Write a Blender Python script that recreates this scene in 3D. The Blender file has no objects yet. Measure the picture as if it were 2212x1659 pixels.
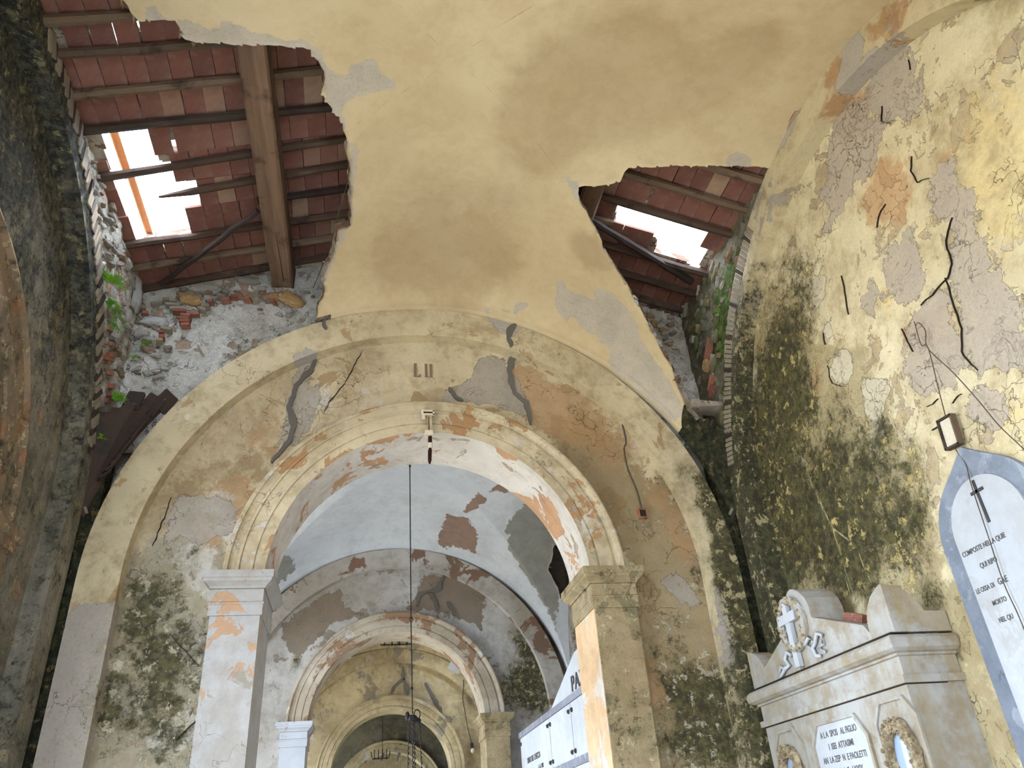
import bpy, bmesh, math, random
import numpy as np
from mathutils import Vector, Matrix, noise as mnoise
random.seed(7)
rng = np.random.default_rng(7)
SC = bpy.context.scene
COL = SC.collection
PI = math.pi

# ------------------------------------------------------------------ camera
cam_d = bpy.data.cameras.new('camera')
cam = bpy.data.objects.new('camera', cam_d)
COL.objects.link(cam)
SC.camera = cam
cam_d.sensor_fit = 'HORIZONTAL'
cam_d.sensor_width = 36.0
cam_d.lens = 27.097
cam_d.clip_start = 0.05
cam_d.clip_end = 200
_R = ((0.98311449, 0.03221179, 0.18013410), (-0.17071074, 0.51598299, 0.83941610), (-0.06590704, -0.85599296, 0.51276926))
_m = Matrix(((_R[0][0], -_R[0][1], -_R[0][2]), (_R[1][0], -_R[1][1], -_R[1][2]), (_R[2][0], -_R[2][1], -_R[2][2])))
cam.matrix_world = Matrix.Translation((-0.41544, -4.65949, 1.56351)) @ _m.to_4x4()

# ------------------------------------------------------------------ world, sun, exposure
w = bpy.data.worlds.new('overcast_sky')
SC.world = w
w.use_nodes = True
bg = w.node_tree.nodes['Background']
bg.inputs['Color'].default_value = (0.67, 0.81, 1.0, 1)
bg.inputs['Strength'].default_value = 7.2
sun_d = bpy.data.lights.new('sun', 'SUN')
sun_d.energy = 7.0
sun_d.angle = math.radians(3)
sun_d.color = (1.0, 0.93, 0.82)
sun = bpy.data.objects.new('sun', sun_d)
COL.objects.link(sun)
sun.rotation_euler = Vector((-0.12, -0.62, -1.0)).to_track_quat('-Z', 'Y').to_euler()
sun.location = (2, 10, 14)
vs = SC.view_settings
vs.view_transform = 'Standard'
vs.look = 'None'
vs.gamma = 1.0
vs.use_curve_mapping = False
vs.exposure = 1.35

# ------------------------------------------------------------------ tracings
# surface tracings, metres on each surface (front wall: x,z; right wall: y,z; vault and roof: x,y)
HOLE_L = [(-2.3,-2.5),(-1.85,-2.45),(-1.74,-2.25),(-1.664,-2.126),(-1.65,-2.054),(-1.626,-2.016),(-1.461,-2.029),(-1.446,-1.989),(-1.426,-1.915),(-1.336,-1.909),(-1.199,-1.909),(-1.059,-1.908),(-0.833,-1.912),(-0.779,-1.867),(-0.747,-1.805),(-0.724,-1.734),(-0.74,-1.617),(-0.703,-1.551),(-0.677,-1.517),(-0.643,-1.466),(-0.63,-1.402),(-0.603,-1.344),(-0.598,-1.211),(-0.584,-1.138),(-0.588,-0.992),(-0.585,-0.84),(-0.582,-0.646),(-0.666,-0.644),(-0.676,-0.548),(-0.693,-0.455),(-0.746,-0.335),(-0.769,-0.286),(-0.764,-0.134),(-0.795,-0.1),(-0.81,-0.042),(-0.72,-0.02),(-0.72,0.2),(-2.3,0.2)]
HOLE_R = [(0.875,-1.183),(1.022,-1.214),(1.137,-1.249),(1.149,-1.323),(1.166,-1.352),(1.401,-1.405),(1.662,-1.456),(1.873,-1.481),(1.998,-1.487),(2.3,-1.487),(2.3,-0.15),(1.817,-0.151),(1.767,-0.199),(1.708,-0.278),(1.655,-0.315),(1.581,-0.383),(1.503,-0.458),(1.444,-0.514),(1.387,-0.558),(1.335,-0.626),(1.284,-0.67),(1.205,-0.739),(1.126,-0.811),(1.078,-0.889),(1.035,-0.941),(0.944,-1.032),(0.883,-1.113)]
V_GREY = [[(-1.535,-2.138),(-1.51,-2.052),(-1.416,-2.032),(-1.255,-1.996),(-1.226,-2.045),(-1.15,-2.022),(-1.053,-1.972),(-0.831,-1.949),(-0.744,-1.897),(-0.715,-1.807),(-0.699,-1.736),(-0.731,-1.69),(-0.974,-1.793),(-1.432,-1.881),(-1.636,-1.975)],[(-0.733,-1.777),(-0.615,-1.74),(-0.577,-1.816),(-0.464,-1.868),(-0.41,-1.784),(-0.322,-1.717),(-0.341,-1.68),(-0.498,-1.645),(-0.603,-1.594),(-0.635,-1.496),(-0.617,-1.373),(-0.589,-1.315),(-0.609,-1.248),(-0.734,-1.544)],[(0.888,-0.359),(0.925,-0.426),(0.972,-0.374),(1.086,-0.379),(1.166,-0.383),(1.154,-0.433),(1.172,-0.496),(1.257,-0.51),(1.327,-0.489),(1.441,-0.4),(1.464,-0.344),(1.58,-0.264),(1.68,-0.211),(1.778,-0.145),(1.814,-0.1),(1.73,-0.006),(1.596,-0.011),(1.47,-0.02),(1.312,-0.001),(1.327,-0.101),(1.198,-0.129),(1.118,-0.129),(1.06,-0.193),(1.005,-0.121),(0.924,-0.202)],[(1.752,-1.508),(1.808,-1.565),(1.88,-1.557),(1.959,-1.49),(1.888,-1.444),(1.791,-1.448)],[(0.4,-0.054),(0.504,-0.066),(0.608,-0.073),(0.654,-0.128),(0.735,-0.168),(0.719,-0.107),(0.644,-0.064)],[(-0.603,-1.247),(-0.559,-1.276),(-0.554,-1.345),(-0.534,-1.238),(-0.57,-0.989),(-0.576,-0.684),(-0.637,-0.54),(-0.747,-0.262),(-0.764,-0.134),(-0.788,-0.098),(-0.794,-0.275),(-0.696,-0.631),(-0.6,-0.689)],[(0.734,-1.245),(0.872,-1.195),(0.922,-1.135),(0.892,-1.099),(0.823,-1.165)]]
V_DAMP_TONE = [(0.009,-0.782,0.523,0.42),(-0.281,-0.267,0.297,0.35),(0.475,-0.427,0.262,0.35),(0.167,-0.146,0.266,0.35),(1.555,-1.958,0.418,0.3),(0.942,-2.281,0.298,0.35),(0.678,-1.914,0.361,0.5),(0.892,-1.732,0.309,0.5),(0.495,-1.6,0.27,0.4),(0.626,-1.369,0.214,0.35),(1.599,-2.333,0.202,0.4),(1.101,-0.718,0.148,0.55),(0.986,-0.813,0.113,0.4),(0.459,-0.949,0.192,0.2),(0.264,0.127,0.133,0.2),(-0.528,-2.051,0.129,0.3),(1.254,-1.932,0.29,0.3)]  # damp stains, plus broad blobs that darken the middle of the front web
V_GROIN_SHADE = [[(-0.002,-1.9),(-0.288,-2.146),(-0.34,-2.225)],[(-0.002,-1.9),(0.316,-1.652),(0.738,-1.255)],[(-0.002,-1.9),(-0.549,-1.44)],[(-0.002,-1.9),(0.166,-2.101),(0.376,-2.325)]]  # crease shading along the groins, painted as darker lines
V_CRACK = [[(0.039,-1.523),(0.084,-1.248),(0.106,-0.912),(0.047,-0.707)],[(0.118,-1.568),(0.271,-1.389)],[(-0.213,-1.95),(-0.172,-1.916),(-0.12,-1.91)]]
W_GREY = [[(0.367,4.648),(0.457,4.714),(0.567,4.677),(0.589,4.576),(0.675,4.42),(0.731,4.171),(0.5,4.259),(0.268,4.29),(0.086,4.292),(0.104,4.38),(0.189,4.422),(0.276,4.504)],[(-0.917,4.325),(-0.767,4.405),(-0.758,4.257),(-0.823,4.075),(-0.876,3.969),(-0.918,4.02)],[(-1.006,3.932),(-0.934,4.551),(-0.877,4.631),(-0.786,4.616),(-0.829,4.479),(-0.863,4.217),(-0.888,3.935)],[(1.471,2.985),(1.624,3.029),(1.732,2.919),(1.762,2.828),(1.679,2.814),(1.579,2.876)],[(-1.488,2.745),(-1.37,2.795),(-1.296,2.715),(-1.289,2.562),(-1.363,2.564),(-1.448,2.642)],[(-1.583,3.552),(-1.339,3.569),(-1.19,3.476),(-1.228,3.325),(-1.404,3.237),(-1.518,3.296),(-1.589,3.239),(-1.642,3.415)],[(-1.74,2.455),(-1.614,2.474),(-1.523,2.352),(-1.578,2.261),(-1.702,2.313)]]
W_ORANGE = [(0.842,4.27,0.236,0.9),(0.653,4.498,0.139,0.7),(1.077,4.2,0.201,0.7),(1.326,3.98,0.196,0.6),(1.636,3.554,0.185,0.6),(1.709,3.219,0.146,0.6),(-1.3,3.476,0.151,0.8),(-1.372,3.296,0.118,0.7),(-1.231,3.601,0.123,0.6),(-1.024,4.141,0.133,0.4),(-1.55,2.986,0.086,0.3),(1.411,2.288,0.154,0.5),(1.29,2.453,0.131,0.5),(-1.126,3.964,0.146,0.5)]
W_MOULD = [(-1.711,3.043,0.171,0.8),(-1.701,2.7,0.242,0.95),(-1.483,2.398,0.283,0.75),(-1.671,2.265,0.202,0.9),(-1.583,2.879,0.166,0.8),(-1.475,3.18,0.145,0.6),(-1.576,3.506,0.107,0.5),(-1.769,3.385,0.12,0.5),(1.829,3.486,0.182,1.0),(1.862,2.995,0.171,1.1),(1.515,2.7,0.164,0.7),(1.769,2.274,0.229,1.15),(1.48,2.028,0.173,0.8),(1.701,1.967,0.195,1.1),(1.51,2.338,0.155,0.8),(1.473,3.384,0.12,0.5),(1.727,3.767,0.127,0.8),(1.308,2.563,0.107,0.5),(-1.276,2.111,0.197,0.6),(-1.387,2.565,0.159,0.5)]
W_WHITE = [(-1.385,3.094,0.115,0.8),(-1.453,3.209,0.088,0.7),(-1.292,2.982,0.085,0.6),(-1.364,2.665,0.067,1.0),(-1.331,3.507,0.122,0.7),(-1.446,2.165,0.125,0.5),(-1.696,2.406,0.052,0.9),(-1.663,2.907,0.098,0.6),(-1.295,2.249,0.127,0.5),(-0.73,4.295,0.103,0.6),(-0.843,4.146,0.1,0.5),(1.542,4.021,0.164,0.35),(-0.352,4.345,0.204,0.35),(-1.228,3.325,0.075,0.8)]
W_CRACKF = [[(-0.806,4.615),(-0.831,4.517),(-0.922,4.381),(-0.955,4.214),(-0.913,4.073),(-0.934,3.951),(-0.999,3.848),(-1.038,3.797)],[(0.646,4.806),(0.613,4.679),(0.589,4.576),(0.61,4.378),(0.69,4.303),(0.714,4.171),(0.71,4.122)],[(0.138,4.408),(0.186,4.325),(0.235,4.296)]]
W_CRACK = [[(-0.485,4.689),(-0.536,4.568),(-0.594,4.412),(-0.696,4.259),(-0.723,4.185)],[(-1.61,3.552),(-1.629,3.415),(-1.667,3.239)],[(-1.496,2.72),(-1.425,2.654),(-1.31,2.538)],[(-1.376,2.161),(-1.295,2.249),(-1.252,2.282)]]
W_WORNG = [(-1.591,2.774,0.299,1.1),(-1.602,2.402,0.333,1.2),(-1.346,2.275,0.302,1.1),(-1.348,2.639,0.24,1.0),(-1.669,2.131,0.271,1.1),(-1.377,3.038,0.17,0.9),(-1.343,3.385,0.179,0.6),(-1.618,3.097,0.172,0.7)]
W_WORNB = [(1.194,3.76,0.283,0.7),(1.528,3.318,0.295,1.0),(1.637,2.845,0.304,1.1),(1.465,2.42,0.311,1.2),(1.596,2.022,0.316,1.2),(1.252,2.038,0.221,1.0),(1.029,4.085,0.231,0.6),(1.815,3.418,0.24,0.9),(-1.11,3.796,0.221,0.5),(-1.48,3.599,0.214,0.5)]
R_WORN = [(-0.742,3.781,0.445,1.0),(-1.053,3.31,0.422,0.9),(-0.646,3.046,0.442,1.1),(-1.307,2.927,0.325,0.8),(-1.308,2.562,0.267,0.9),(-1.563,2.214,0.179,0.8),(-1.541,1.805,0.188,0.8),(-0.925,4.371,0.367,0.7),(-1.425,3.551,0.319,0.4)]
R_GREY = [[(-2.571,4.976),(-2.615,4.847),(-2.602,4.651),(-2.557,4.536),(-2.502,4.502),(-2.359,4.631),(-2.292,4.699),(-2.275,4.828),(-2.281,4.913),(-2.363,4.999)],[(-2.088,5.094),(-2.204,4.991),(-2.216,4.843),(-2.209,4.705),(-2.225,4.616),(-2.086,4.52),(-1.98,4.577),(-1.874,4.558),(-1.65,4.518),(-1.577,4.53),(-1.702,4.615),(-1.666,4.8),(-1.807,4.81),(-1.855,4.95),(-1.957,4.993)],[(-2.47,4.184),(-2.555,4.124),(-2.544,3.988),(-2.533,3.801),(-2.504,3.588),(-2.564,3.343),(-2.45,3.057),(-2.228,3.196),(-2.201,3.311),(-2.216,3.451),(-2.254,3.58),(-2.315,3.748),(-2.399,3.841),(-2.392,3.948),(-2.329,4.022),(-2.371,4.132)],[(-1.94,3.648),(-2.111,3.69),(-2.229,3.653),(-2.211,3.56),(-2.198,3.362),(-2.171,3.257),(-2.06,3.227),(-1.913,3.265),(-1.797,3.386),(-1.823,3.505)],[(-1.93,4.072),(-2.163,4.055),(-2.172,3.868),(-2.085,3.709),(-1.941,3.791),(-1.901,3.941)],[(-1.7,3.973),(-1.811,4.013),(-1.836,3.9),(-1.728,3.86)],[(-2.101,3.13),(-2.233,3.1),(-2.279,2.983),(-2.168,2.933),(-2.065,3.01)]]
R_BEIGE = [[(-1.341,3.846),(-1.47,3.809),(-1.48,3.695),(-1.396,3.627),(-1.298,3.671),(-1.272,3.764)],[(-1.388,4.384),(-1.502,4.31),(-1.432,4.21),(-1.335,4.181),(-1.308,4.287)],[(-1.354,4.065),(-1.424,4.048),(-1.398,3.952),(-1.322,3.956)],[(-1.502,3.608),(-1.664,3.507),(-1.667,3.436),(-1.535,3.347),(-1.538,3.237),(-1.398,3.173),(-1.411,3.275),(-1.435,3.402),(-1.448,3.508)],[(-0.526,4.302),(-0.56,4.131),(-0.539,3.892),(-0.558,3.676),(-0.48,3.716),(-0.43,3.952),(-0.434,4.169)],[(-0.759,3.528),(-0.818,3.421),(-0.866,3.105),(-0.818,2.873),(-0.763,2.865),(-0.753,3.092)],[(-0.213,2.9),(-0.423,2.951),(-0.383,2.819),(-0.253,2.742)],[(-1.487,2.619),(-1.541,2.589),(-1.506,2.556)]]
R_ORANGE = [(-2.142,5.009,0.167,0.7),(-2.106,4.397,0.176,0.8),(-2.106,4.898,0.124,0.7),(-2.177,4.261,0.133,0.7),(-1.972,3.57,0.142,0.6),(-2.146,3.502,0.106,0.6),(-0.991,4.252,0.18,0.4),(-1.105,3.802,0.118,0.5),(-2.503,4.15,0.09,0.6),(-1.057,4.498,0.143,0.3)]
R_MOULD = [(-0.84,4.21,0.317,1.2),(-0.485,3.922,0.279,1.2),(-0.904,3.856,0.246,0.95),(-0.605,3.522,0.359,1.1),(-0.954,3.125,0.324,0.85),(-0.226,3.298,0.298,1.2),(-0.642,2.934,0.306,1.1),(-1.318,3.185,0.239,0.7),(-1.273,2.864,0.245,0.85),(-1.611,3.046,0.158,0.6),(-1.218,3.432,0.202,0.5),(-0.974,2.716,0.232,0.9),(-1.394,2.65,0.15,0.7),(-1.206,4.312,0.216,0.6),(-1.068,4.642,0.195,0.6),(-1.512,3.304,0.12,0.4),(-1.593,2.811,0.147,0.6),(-1.454,2.429,0.113,0.7),(-1.488,2.191,0.123,0.6),(-0.185,2.969,0.242,1.1),(-1.382,4.534,0.219,0.35),(-1.462,1.815,0.109,0.4)]
R_YEL = [(-0.804,4.019,0.157,1.0),(-0.972,3.984,0.127,1.0),(-0.769,3.833,0.151,0.9),(-0.531,3.623,0.173,0.7),(-0.783,3.628,0.102,0.9),(-0.646,3.046,0.145,0.7),(-2.796,4.063,0.304,0.6),(-2.648,3.746,0.215,0.6),(-2.26,2.95,0.144,0.5),(-1.918,3.897,0.189,0.5)]
R_CRACK = [[(-2.43,3.898),(-2.345,3.833),(-2.327,3.71),(-2.273,3.672),(-2.2,3.662),(-2.069,3.666)],[(-2.262,3.682),(-2.243,3.588),(-2.229,3.417),(-2.178,3.326),(-2.217,3.203)],[(-2.374,4.357),(-2.333,4.297),(-2.341,4.209),(-2.41,4.17)],[(-2.112,4.292),(-2.035,4.267),(-2.001,4.227)],[(-2.737,4.931),(-2.698,4.859)],[(-2.593,4.805),(-2.581,4.749)],[(-2.338,4.769),(-2.3,4.699),(-2.352,4.618)],[(-1.634,4.203),(-1.58,3.968)],[(-1.329,4.017),(-1.316,3.944)],[(-1.278,3.824),(-1.266,3.706),(-1.372,3.627)],[(-1.868,3.215),(-1.952,3.212)],[(-2.019,3.154),(-2.088,3.162)],[(-1.901,3.647),(-1.915,3.499)]]
R_RUN = [[(-0.756,3.577),(-0.808,3.245),(-0.88,2.987),(-0.886,2.77),(-0.843,2.603)],[(-0.88,2.987),(-1.033,2.825),(-1.057,2.664),(-1.072,2.611)],[(-1.813,3.246),(-1.684,3.111),(-1.664,2.876),(-1.627,2.682),(-1.667,2.515)]]
RR_GREY = [[(-2.481,5.235),(-2.513,5.046),(-2.456,4.972),(-2.385,4.991),(-2.296,4.954),(-2.222,4.991),(-2.184,5.058),(-2.322,5.114),(-2.352,5.233)],[(-2.509,4.975),(-2.654,4.865),(-2.615,4.829),(-2.487,4.856),(-2.343,4.913),(-2.209,4.968),(-2.127,4.953),(-2.059,5.015),(-2.213,5.021)],[(-1.756,5.291),(-1.871,5.281),(-1.957,5.28),(-1.861,5.209),(-1.701,5.187),(-1.58,5.196)]]
RR_ORANGE = [(-2.27,5.144,0.104,0.7),(-2.134,4.964,0.102,0.8),(-2.043,4.937,0.087,0.6),(-2.626,4.998,0.115,0.6),(-2.79,4.904,0.108,0.5),(-1.891,4.897,0.089,0.6)]
V2_BROWN = [[(0.487,4.822),(0.55,4.218),(0.796,4.156),(0.935,4.377),(0.968,4.755)],[(1.097,3.325),(1.21,3.533),(0.992,3.528)],[(0.86,3.55),(0.96,3.698),(0.732,4.088),(0.758,3.834)]]
V2_GREY = [[(1.314,3.863),(1.496,3.611),(1.713,3.583),(1.916,3.923),(2.059,4.283),(1.921,4.764),(1.642,4.654),(1.326,4.372),(1.258,4.067)],[(-1.464,4.338),(-1.294,4.435),(-1.23,4.757),(-1.433,4.792)]]
HOLE_2 = [(1.953,4.15),(1.832,4.31),(1.808,4.449),(1.972,4.537),(1.994,4.619)]
W2_BROWN = [[(-1.378,3.957),(-0.946,4.306),(-0.703,4.404),(-0.638,4.188),(-0.414,4.099),(-0.765,3.997),(-1.164,3.581),(-1.281,3.742)],[(0.202,4.228),(0.318,4.547),(0.818,4.571),(1.077,4.359),(1.087,4.212),(1.024,3.871),(0.572,4.107),(0.071,4.129)]]
W2_MOULD = [(1.647,3.631,0.325,0.8),(1.717,3.092,0.313,0.9),(-1.399,3.309,0.211,0.4),(-1.162,3.555,0.081,0.8),(1.33,3.211,0.263,0.6)]
W2_CRACKF = [[(0.582,4.574),(0.49,4.368),(0.259,4.314),(0.23,4.171)],[(0.374,4.341),(0.459,4.224),(0.48,4.109)],[(0.603,4.221),(0.714,4.047)]]
W3_CRACKF = [[(0.308,4.427),(0.325,4.23),(0.149,4.082),(0.11,3.991)],[(0.325,4.23),(0.416,3.957)],[(0.701,4.139),(0.837,3.903),(0.956,3.707),(0.994,3.593)]]
LII = [(-0.12,4.602),(0.025,4.608),(-0.116,4.488),(0.02,4.489)]
SKY_L = [(-2.0,-1.234),(-1.746,-1.221),(-1.753,-0.968),(-1.642,-0.93),(-1.642,-0.77),(-1.469,-0.792),(-1.531,-0.687),(-1.592,-0.526),(-1.648,-0.516),(-1.666,-0.313),(-2.079,-0.294),(-2.051,-0.664)]
SKY_R = [(1.298,-0.795),(1.977,-0.818),(2.009,-0.693),(2.031,-0.357),(1.92,-0.417),(1.688,-0.421),(1.658,-0.565),(1.348,-0.558)]
WIRE = [[(-2.007,3.613),(-2.004,3.588),(-1.992,3.487),(-2.024,3.448),(-1.985,3.222),(-1.949,2.977),(-1.971,2.875),(-1.982,2.76),(-1.962,2.518),(-1.948,2.346),(-1.957,2.213),(-1.956,2.088),(-1.952,1.952)],[(-2.004,3.588),(-2.031,3.59),(-2.05,3.528),(-2.024,3.448),(-2.105,3.26),(-2.166,3.092),(-2.218,2.928),(-2.279,2.791),(-2.368,2.572)]]


# ------------------------------------------------------------------ helpers
def lin(c):
    return tuple((v / 255 / 12.92) if v / 255 <= 0.04045 else ((v / 255 + 0.055) / 1.055) ** 2.4 for v in c) + (1.0,)

class MB:
    def __init__(self):
        self.v = []; self.f = []; self.m = []
    def add(self, vs_, fs_, mi=0):
        o = len(self.v)
        self.v += [tuple(p) for p in vs_]
        self.f += [tuple(i + o for i in q) for q in fs_]
        self.m += [mi] * len(fs_)
        return self
    def box(self, c, s, mi=0, rot=None, taper=1.0, jit=0.0):
        hx, hy, hz = s[0] / 2, s[1] / 2, s[2] / 2
        P = [Vector((sx * hx, sy * hy, sz * hz)) for sz in (-1, 1) for sy in (-1, 1) for sx in (-1, 1)]
        P = [p + Vector((random.uniform(-jit, jit), random.uniform(-jit, jit), random.uniform(-jit, jit))) for p in P]
        if rot is not None: P = [rot @ p for p in P]
        P = [p + Vector(c) for p in P]
        return self.add(P, [(0, 2, 3, 1), (4, 5, 7, 6), (0, 1, 5, 4), (2, 6, 7, 3), (0, 4, 6, 2), (1, 3, 7, 5)], mi)
    def prism(self, poly, a, b, to3, mi=0):
        n = len(poly)
        vs_ = [to3(p[0], p[1], a) for p in poly] + [to3(p[0], p[1], b) for p in poly]
        fs = [tuple(range(n)), tuple(range(2 * n - 1, n - 1, -1))]
        fs += [(i, i + n, (i + 1) % n + n, (i + 1) % n) for i in range(n)]
        return self.add(vs_, fs, mi)
    def tube(self, pts, r, n=8, mi=0, closed=False, jit=0.0):
        pts = [Vector(p) for p in pts]
        k = len(pts); rr = r if hasattr(r, '__len__') else [r] * k
        vs_ = []; up = Vector((0.13, 0.31, 0.94))
        for i, p in enumerate(pts):
            a = pts[i - 1] if (i > 0 or closed) else p
            b = pts[(i + 1) % k] if (i < k - 1 or closed) else p
            d = (b - a).normalized()
            u = d.cross(up)
            if u.length < 0.05: u = d.cross(Vector((1, 0, 0)))
            u.normalize(); v = d.cross(u)
            for j in range(n):
                t = 2 * PI * j / n
                q = rr[i] * (1 + random.uniform(-jit, jit))
                vs_.append(p + (u * math.cos(t) + v * math.sin(t)) * q)
        fs = []
        for i in range(k if closed else k - 1):
            for j in range(n):
                a = i * n + j; b = i * n + (j + 1) % n
                i2 = ((i + 1) % k) * n
                fs.append((a, b, i2 + (j + 1) % n, i2 + j))
        if not closed:
            fs.append(tuple(range(n - 1, -1, -1))); fs.append(tuple(range((k - 1) * n, k * n)))
        return self.add(vs_, fs, mi)
    def sweep(self, prof, path, mi=0, closed_prof=False, flip=False):
        "prof: list of (a,b); path: list of functions (a,b)->point"
        m = len(prof); k = len(path)
        vs_ = [fn(a, b) for fn in path for a, b in prof]
        fs = []
        for i in range(k - 1):
            for j in range(m if closed_prof else m - 1):
                j2 = (j + 1) % m
                q = (i * m + j, i * m + j2, (i + 1) * m + j2, (i + 1) * m + j)
                fs.append(q[::-1] if flip else q)
        return self.add(vs_, fs, mi)
    def sphere(self, c, r, n=8, k=5, mi=0, s=(1, 1, 1), rot=None):
        vs_ = []; fs = []
        for i in range(k + 1):
            ph = PI * i / k
            for j in range(n):
                t = 2 * PI * j / n
                p = Vector((r * s[0] * math.sin(ph) * math.cos(t), r * s[1] * math.sin(ph) * math.sin(t), r * s[2] * math.cos(ph)))
                if rot is not None: p = rot @ p
                vs_.append(p + Vector(c))
        for i in range(k):
            for j in range(n):
                fs.append((i * n + j, (i + 1) * n + j, (i + 1) * n + (j + 1) % n, i * n + (j + 1) % n))
        return self.add(vs_, fs, mi)
    def mesh(self, name, mats, smooth=False):
        me = bpy.data.meshes.new(name)
        me.from_pydata([tuple(p) for p in self.v], [], self.f)
        for m in (mats if isinstance(mats, (list, tuple)) else [mats]): me.materials.append(m)
        if len(me.materials) > 1: me.polygons.foreach_set('material_index', self.m)
        if smooth: me.polygons.foreach_set('use_smooth', [True] * len(me.polygons))
        me.update()
        return me
    def obj(self, name, mats, parent=None, smooth=False, fix=True):
        me = self.mesh(name, mats, smooth)
        if fix:
            bm = bmesh.new(); bm.from_mesh(me); bmesh.ops.recalc_face_normals(bm, faces=bm.faces[:]); bm.to_mesh(me); bm.free()
        return link(name, me, parent)

def link(name, data, parent=None):
    o = bpy.data.objects.new(name, data)
    COL.objects.link(o)
    if parent is not None:
        o.parent = parent
        if parent.type == 'EMPTY' or True:
            o.matrix_parent_inverse = parent.matrix_basis.inverted()
    return o
def thing(name, label, cat, loc=(0, 0, 0), group=None):
    o = link(name, None); o.location = loc
    o['label'] = label; o['category'] = cat
    if group: o['group'] = group
    bpy.context.view_layer.update()
    return o
def tag(o, label, cat=None, group=None):
    o['label'] = label
    if cat: o['category'] = cat
    if group: o['group'] = group
    return o
def struct(o, label=None):
    o['kind'] = 'structure'
    if label: o['label'] = label
    return o
def text_mesh(body, size, depth=0.002, align='LEFT', spacing=1.0, xs=1.0):
    cu = bpy.data.curves.new('t', 'FONT')
    cu.body = body; cu.size = size; cu.extrude = depth; cu.align_x = align; cu.space_character = spacing; cu.offset = size * .018
    o = bpy.data.objects.new('t', cu); COL.objects.link(o)
    dg = bpy.context.evaluated_depsgraph_get()
    me = bpy.data.meshes.new_from_object(o.evaluated_get(dg))
    bpy.data.objects.remove(o); bpy.data.curves.remove(cu)
    if xs != 1.0:
        for v in me.vertices: v.co.x *= xs
    return me
def place_text(name, body, size, loc, xdir, ydir, mat, parent, depth=0.002, align='LEFT', spacing=1.0, xs=1.0):
    me = text_mesh(body, size, depth, align, spacing, xs)
    X = Vector(xdir).normalized(); Y = Vector(ydir).normalized(); Z = X.cross(Y)
    M = Matrix((X, Y, Z)).transposed().to_4x4(); M.translation = Vector(loc)
    me.transform(M); me.materials.clear(); me.materials.append(mat)
    o = link(name, me, parent); o['kind'] = 'stuff'
    return o
def nz(p, s=1.0, o=0.0): return mnoise.noise(Vector((p[0] * s + o, p[1] * s + o * .7, p[2] * s - o)))

# painted fields -----------------------------------------------------
def seg_dist(P, poly, closed):
    A = np.array(poly); B = np.roll(A, -1, 0)
    if not closed: A, B = A[:-1], B[:-1]
    best = np.full(len(P), 1e9); near = np.zeros_like(P)
    for a, b in zip(A, B):
        d = b - a; L = d @ d + 1e-12
        t = np.clip(((P - a) @ d) / L, 0, 1)
        q = a + t[:, None] * d
        e = np.hypot(*(P - q).T)
        m = e < best
        best[m] = e[m]; near[m] = q[m]
    return best, near
def inside(P, poly):
    A = np.array(poly); r = np.zeros(len(P), bool); j = len(A) - 1
    for i in range(len(A)):
        yi, yj = A[i, 1], A[j, 1]
        c = ((yi > P[:, 1]) != (yj > P[:, 1]))
        if yi != yj:
            r ^= c & (P[:, 0] < (A[j, 0] - A[i, 0]) * (P[:, 1] - yi) / (yj - yi) + A[i, 0])
        j = i
    return r
def sdf(P, polys):
    out = np.full(len(P), -0.5)
    for q in polys:
        if len(q) < 3: continue
        q_ = np.array(q); lo = q_.min(0) - .3; hi = q_.max(0) + .3
        m = ((P > lo) & (P < hi)).all(1)
        if not m.any(): continue
        d, _ = seg_dist(P[m], q, True)
        s = np.where(inside(P[m], q), d, -d)
        out[m] = np.maximum(out[m], s)
    return out
def blobf(P, bl):
    out = np.zeros(len(P))
    for u, v, r, s in bl:
        out += s * np.exp(-((P[:, 0] - u) ** 2 + (P[:, 1] - v) ** 2) / (r * r * 1.1))
    return out
def linef(P, lines, wd):
    out = np.zeros(len(P))
    for q in lines:
        if len(q) < 2: continue
        d, _ = seg_dist(P, q, False)
        out = np.maximum(out, np.exp(-(d / wd) ** 2))
    return out
def coords(me):
    a = np.empty(len(me.vertices) * 3); me.vertices.foreach_get('co', a); return a.reshape(-1, 3)
def setattr_(me, name, arr):
    a = me.attributes.new(name, 'FLOAT', 'POINT'); a.data.foreach_set('value', np.asarray(arr, np.float32))

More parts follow.
